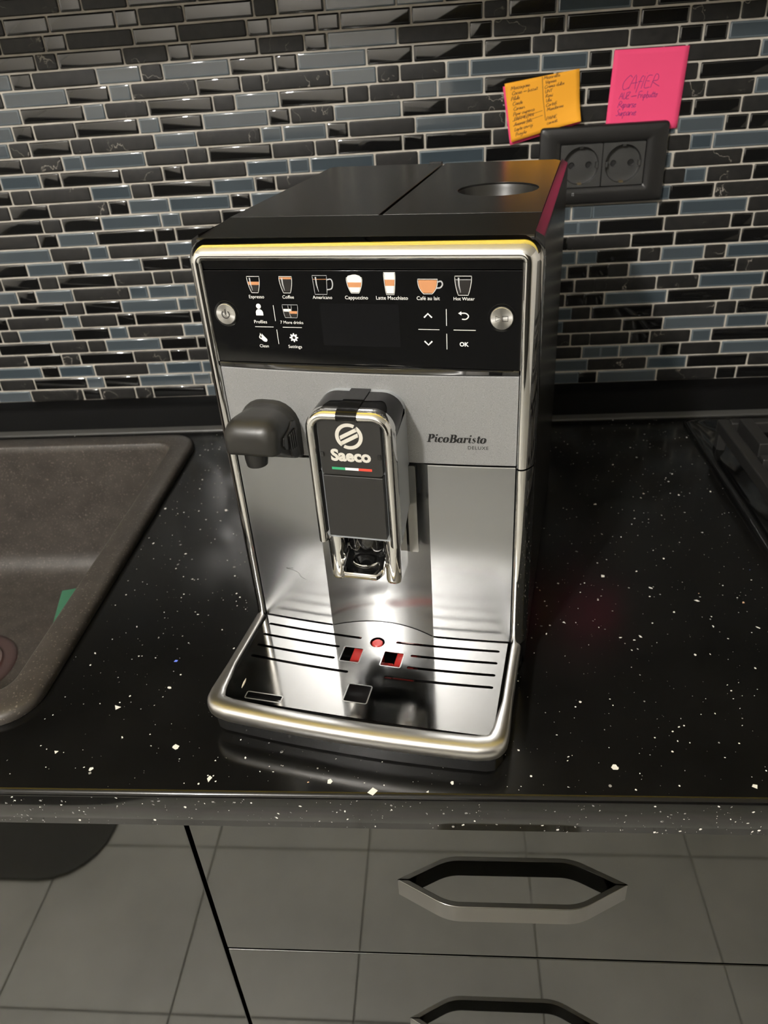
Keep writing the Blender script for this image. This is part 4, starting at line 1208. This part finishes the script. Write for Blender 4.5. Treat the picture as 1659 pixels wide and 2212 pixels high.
# rim: rounded bar in front, slim sides
def bar_path():
    P = [(-102.6, -1.0), (-102.6, -60), (-101.8, -86)]
    for k in range(1, 6):
        a = math.radians(180 + 78 * k / 6); P.append((-92.2 + 8.8 * math.cos(a), -91.0 + 8.2 * math.sin(a)))
    for k in range(0, 25):
        u = -88 + 176 * k / 24; P.append((u, -99.4 - 4.2 * (1 - (u / 100) ** 2)))
    return P + [(-p[0], p[1]) for p in reversed(P[:8])]
BP = bar_path()
loops = []
for i, p in enumerate(BP):
    a = BP[max(i - 1, 0)]; b = BP[min(i + 1, len(BP) - 1)]
    dx, dy = b[0] - a[0], b[1] - a[1]; L0 = math.hypot(dx, dy); nx, ny = dy / L0, -dx / L0      # left/outward normal
    k_ = min(1, max(0, (-66 - p[1]) / 30))
    hw_in = 2.6 + 4.8 * k_; hw_out = 5.0 + 2.6 * k_
    zt, zb = 27.6 + 1.0 * k_, 12.5 + 2.0 * k_
    zc_ = (zt + zb) / 2 + 4 - 2.8 * k_
    lp_ = []
    for q in range(16):
        t = 2 * PI * q / 16; c_, s_ = math.cos(t), math.sin(t)
        rx = hw_out if c_ > 0 else hw_in
        ex = math.copysign(abs(c_) ** .72, c_) * rx; ez = (math.copysign(abs(s_) ** .72, s_))
        z = zc_ + ez * ((zt - zc_) if ez > 0 else (zc_ - zb))
        lp_.append((p[0] - nx * ex * -1, p[1] - ny * ex * -1, z))
    loops.append(lp_)
V, F = loft(loops, cap0=True, cap1=True)
mp('tray_rim', (V, F), ['bar_steel'], tray, smooth=60)
# tub under the grille
tub = [(p[0], p[1]) for p in ([(-100, 0)] + [(-101.5, -60), (-101, -90), (-97, -98)] + [(-92 + 184 * k / 16, -99.6 - 4.6 * (1 - ((-92 + 184 * k / 16) / 99) ** 2)) for k in range(17)] + [(97, -98), (101, -90), (101.5, -60), (100, 0)])]
inn = [(p[0] * .955, -2 + (p[1] + 2) * .925) for p in tub]
V, F = loft([[(p[0] * 1.0, p[1], 0.4) for p in tub], [(p[0] * 1.035, p[1] * 1.012, 1.6) for p in tub], [(p[0] * 1.04, p[1] * 1.012, 14.0) for p in tub], [(p[0], p[1], 20) for p in inn], [(p[0] * .97, p[1] * .97, 4) for p in inn]], cap0=True, cap1=True)
fmi = [0] * (3 * len(tub)) + [1] * len(tub) + [0, 1]
mp('tray_tub', (V, F), ['tub_black', 'ink_black'], tray, smooth=35, fm=fmi)
# red float parts under the holes
mp('float_button', loft([[(-.4 + r * math.cos(2 * PI * k / 24), -17.6 + r * math.sin(2 * PI * k / 24), w) for k in range(24)] for r, w in ((4.3, 6), (4.3, 25.6), (3.7, 26.3))], cap1=True), ['red_plastic'], tray, smooth=40)
mp('float_block', box(-20, -5.2, -36, -6, 5, 17), ['red_plastic'], tray, bevel=1)
mp('float_block', box(15, 31, -36, -6, 5, 18), ['red_plastic'], tray, bevel=1)
mp('float_block', box(5, 14.8, -37, -29, 5, 18), ['red_plastic'], tray, bevel=1)
mp('grip_tab', prism(rrect(-66.4, -89.6, 26, 3, 1), [], 20, 25.6, lambda a, b, z: (a, b, z)), ['gloss_black'], tray, bevel=.6)
mp('base_plate', prism(rrect(0, 150, 216, 300, 6), [], 0, 3.0, lambda a, b, z: (a, b, z)), ['plastic_black'])
# scuffs on the left brushed panel and a crumb on the grille
for pts in ([(-74.5, 77.7), (-71.0, 77.9), (-68.4, 78.6)], [(-74.0, 77.2), (-68.9, 76.6), (-64.2, 74.5), (-62.7, 71.1), (-58.4, 68.9)]):
    sp_ = smooth_pts(pts, 4)
    mp('scuff_mark', front_b(ribbon(sp_, [.03 + .34 * abs(math.sin(i * 1.9)) for i in range(len(sp_))]), .05), ['ink_dark'])
cr = machine.matrix_basis @ Vector((-.0862, -.0778, .0264))
V, F = loft([[(x * .001, y * .001, z * .001) for x, y, z in ((-.5 * k, t, .05), (.5 * k, t, .05), (.3 * k, t, .5), (-.3 * k, t, .5))] for t, k in ((-4.8, .2), (-2.5, 1.2), (1.2, 1.7), (4.6, .3))], cap0=True, cap1=True)
crumb = new_obj('crumb', V, F, ['crumb'], None, smooth=50, loc=cr, rot=(0, 0, -.12))
tag(crumb, 'tiny pale flake lying on the left of the drip tray grille', 'crumb')
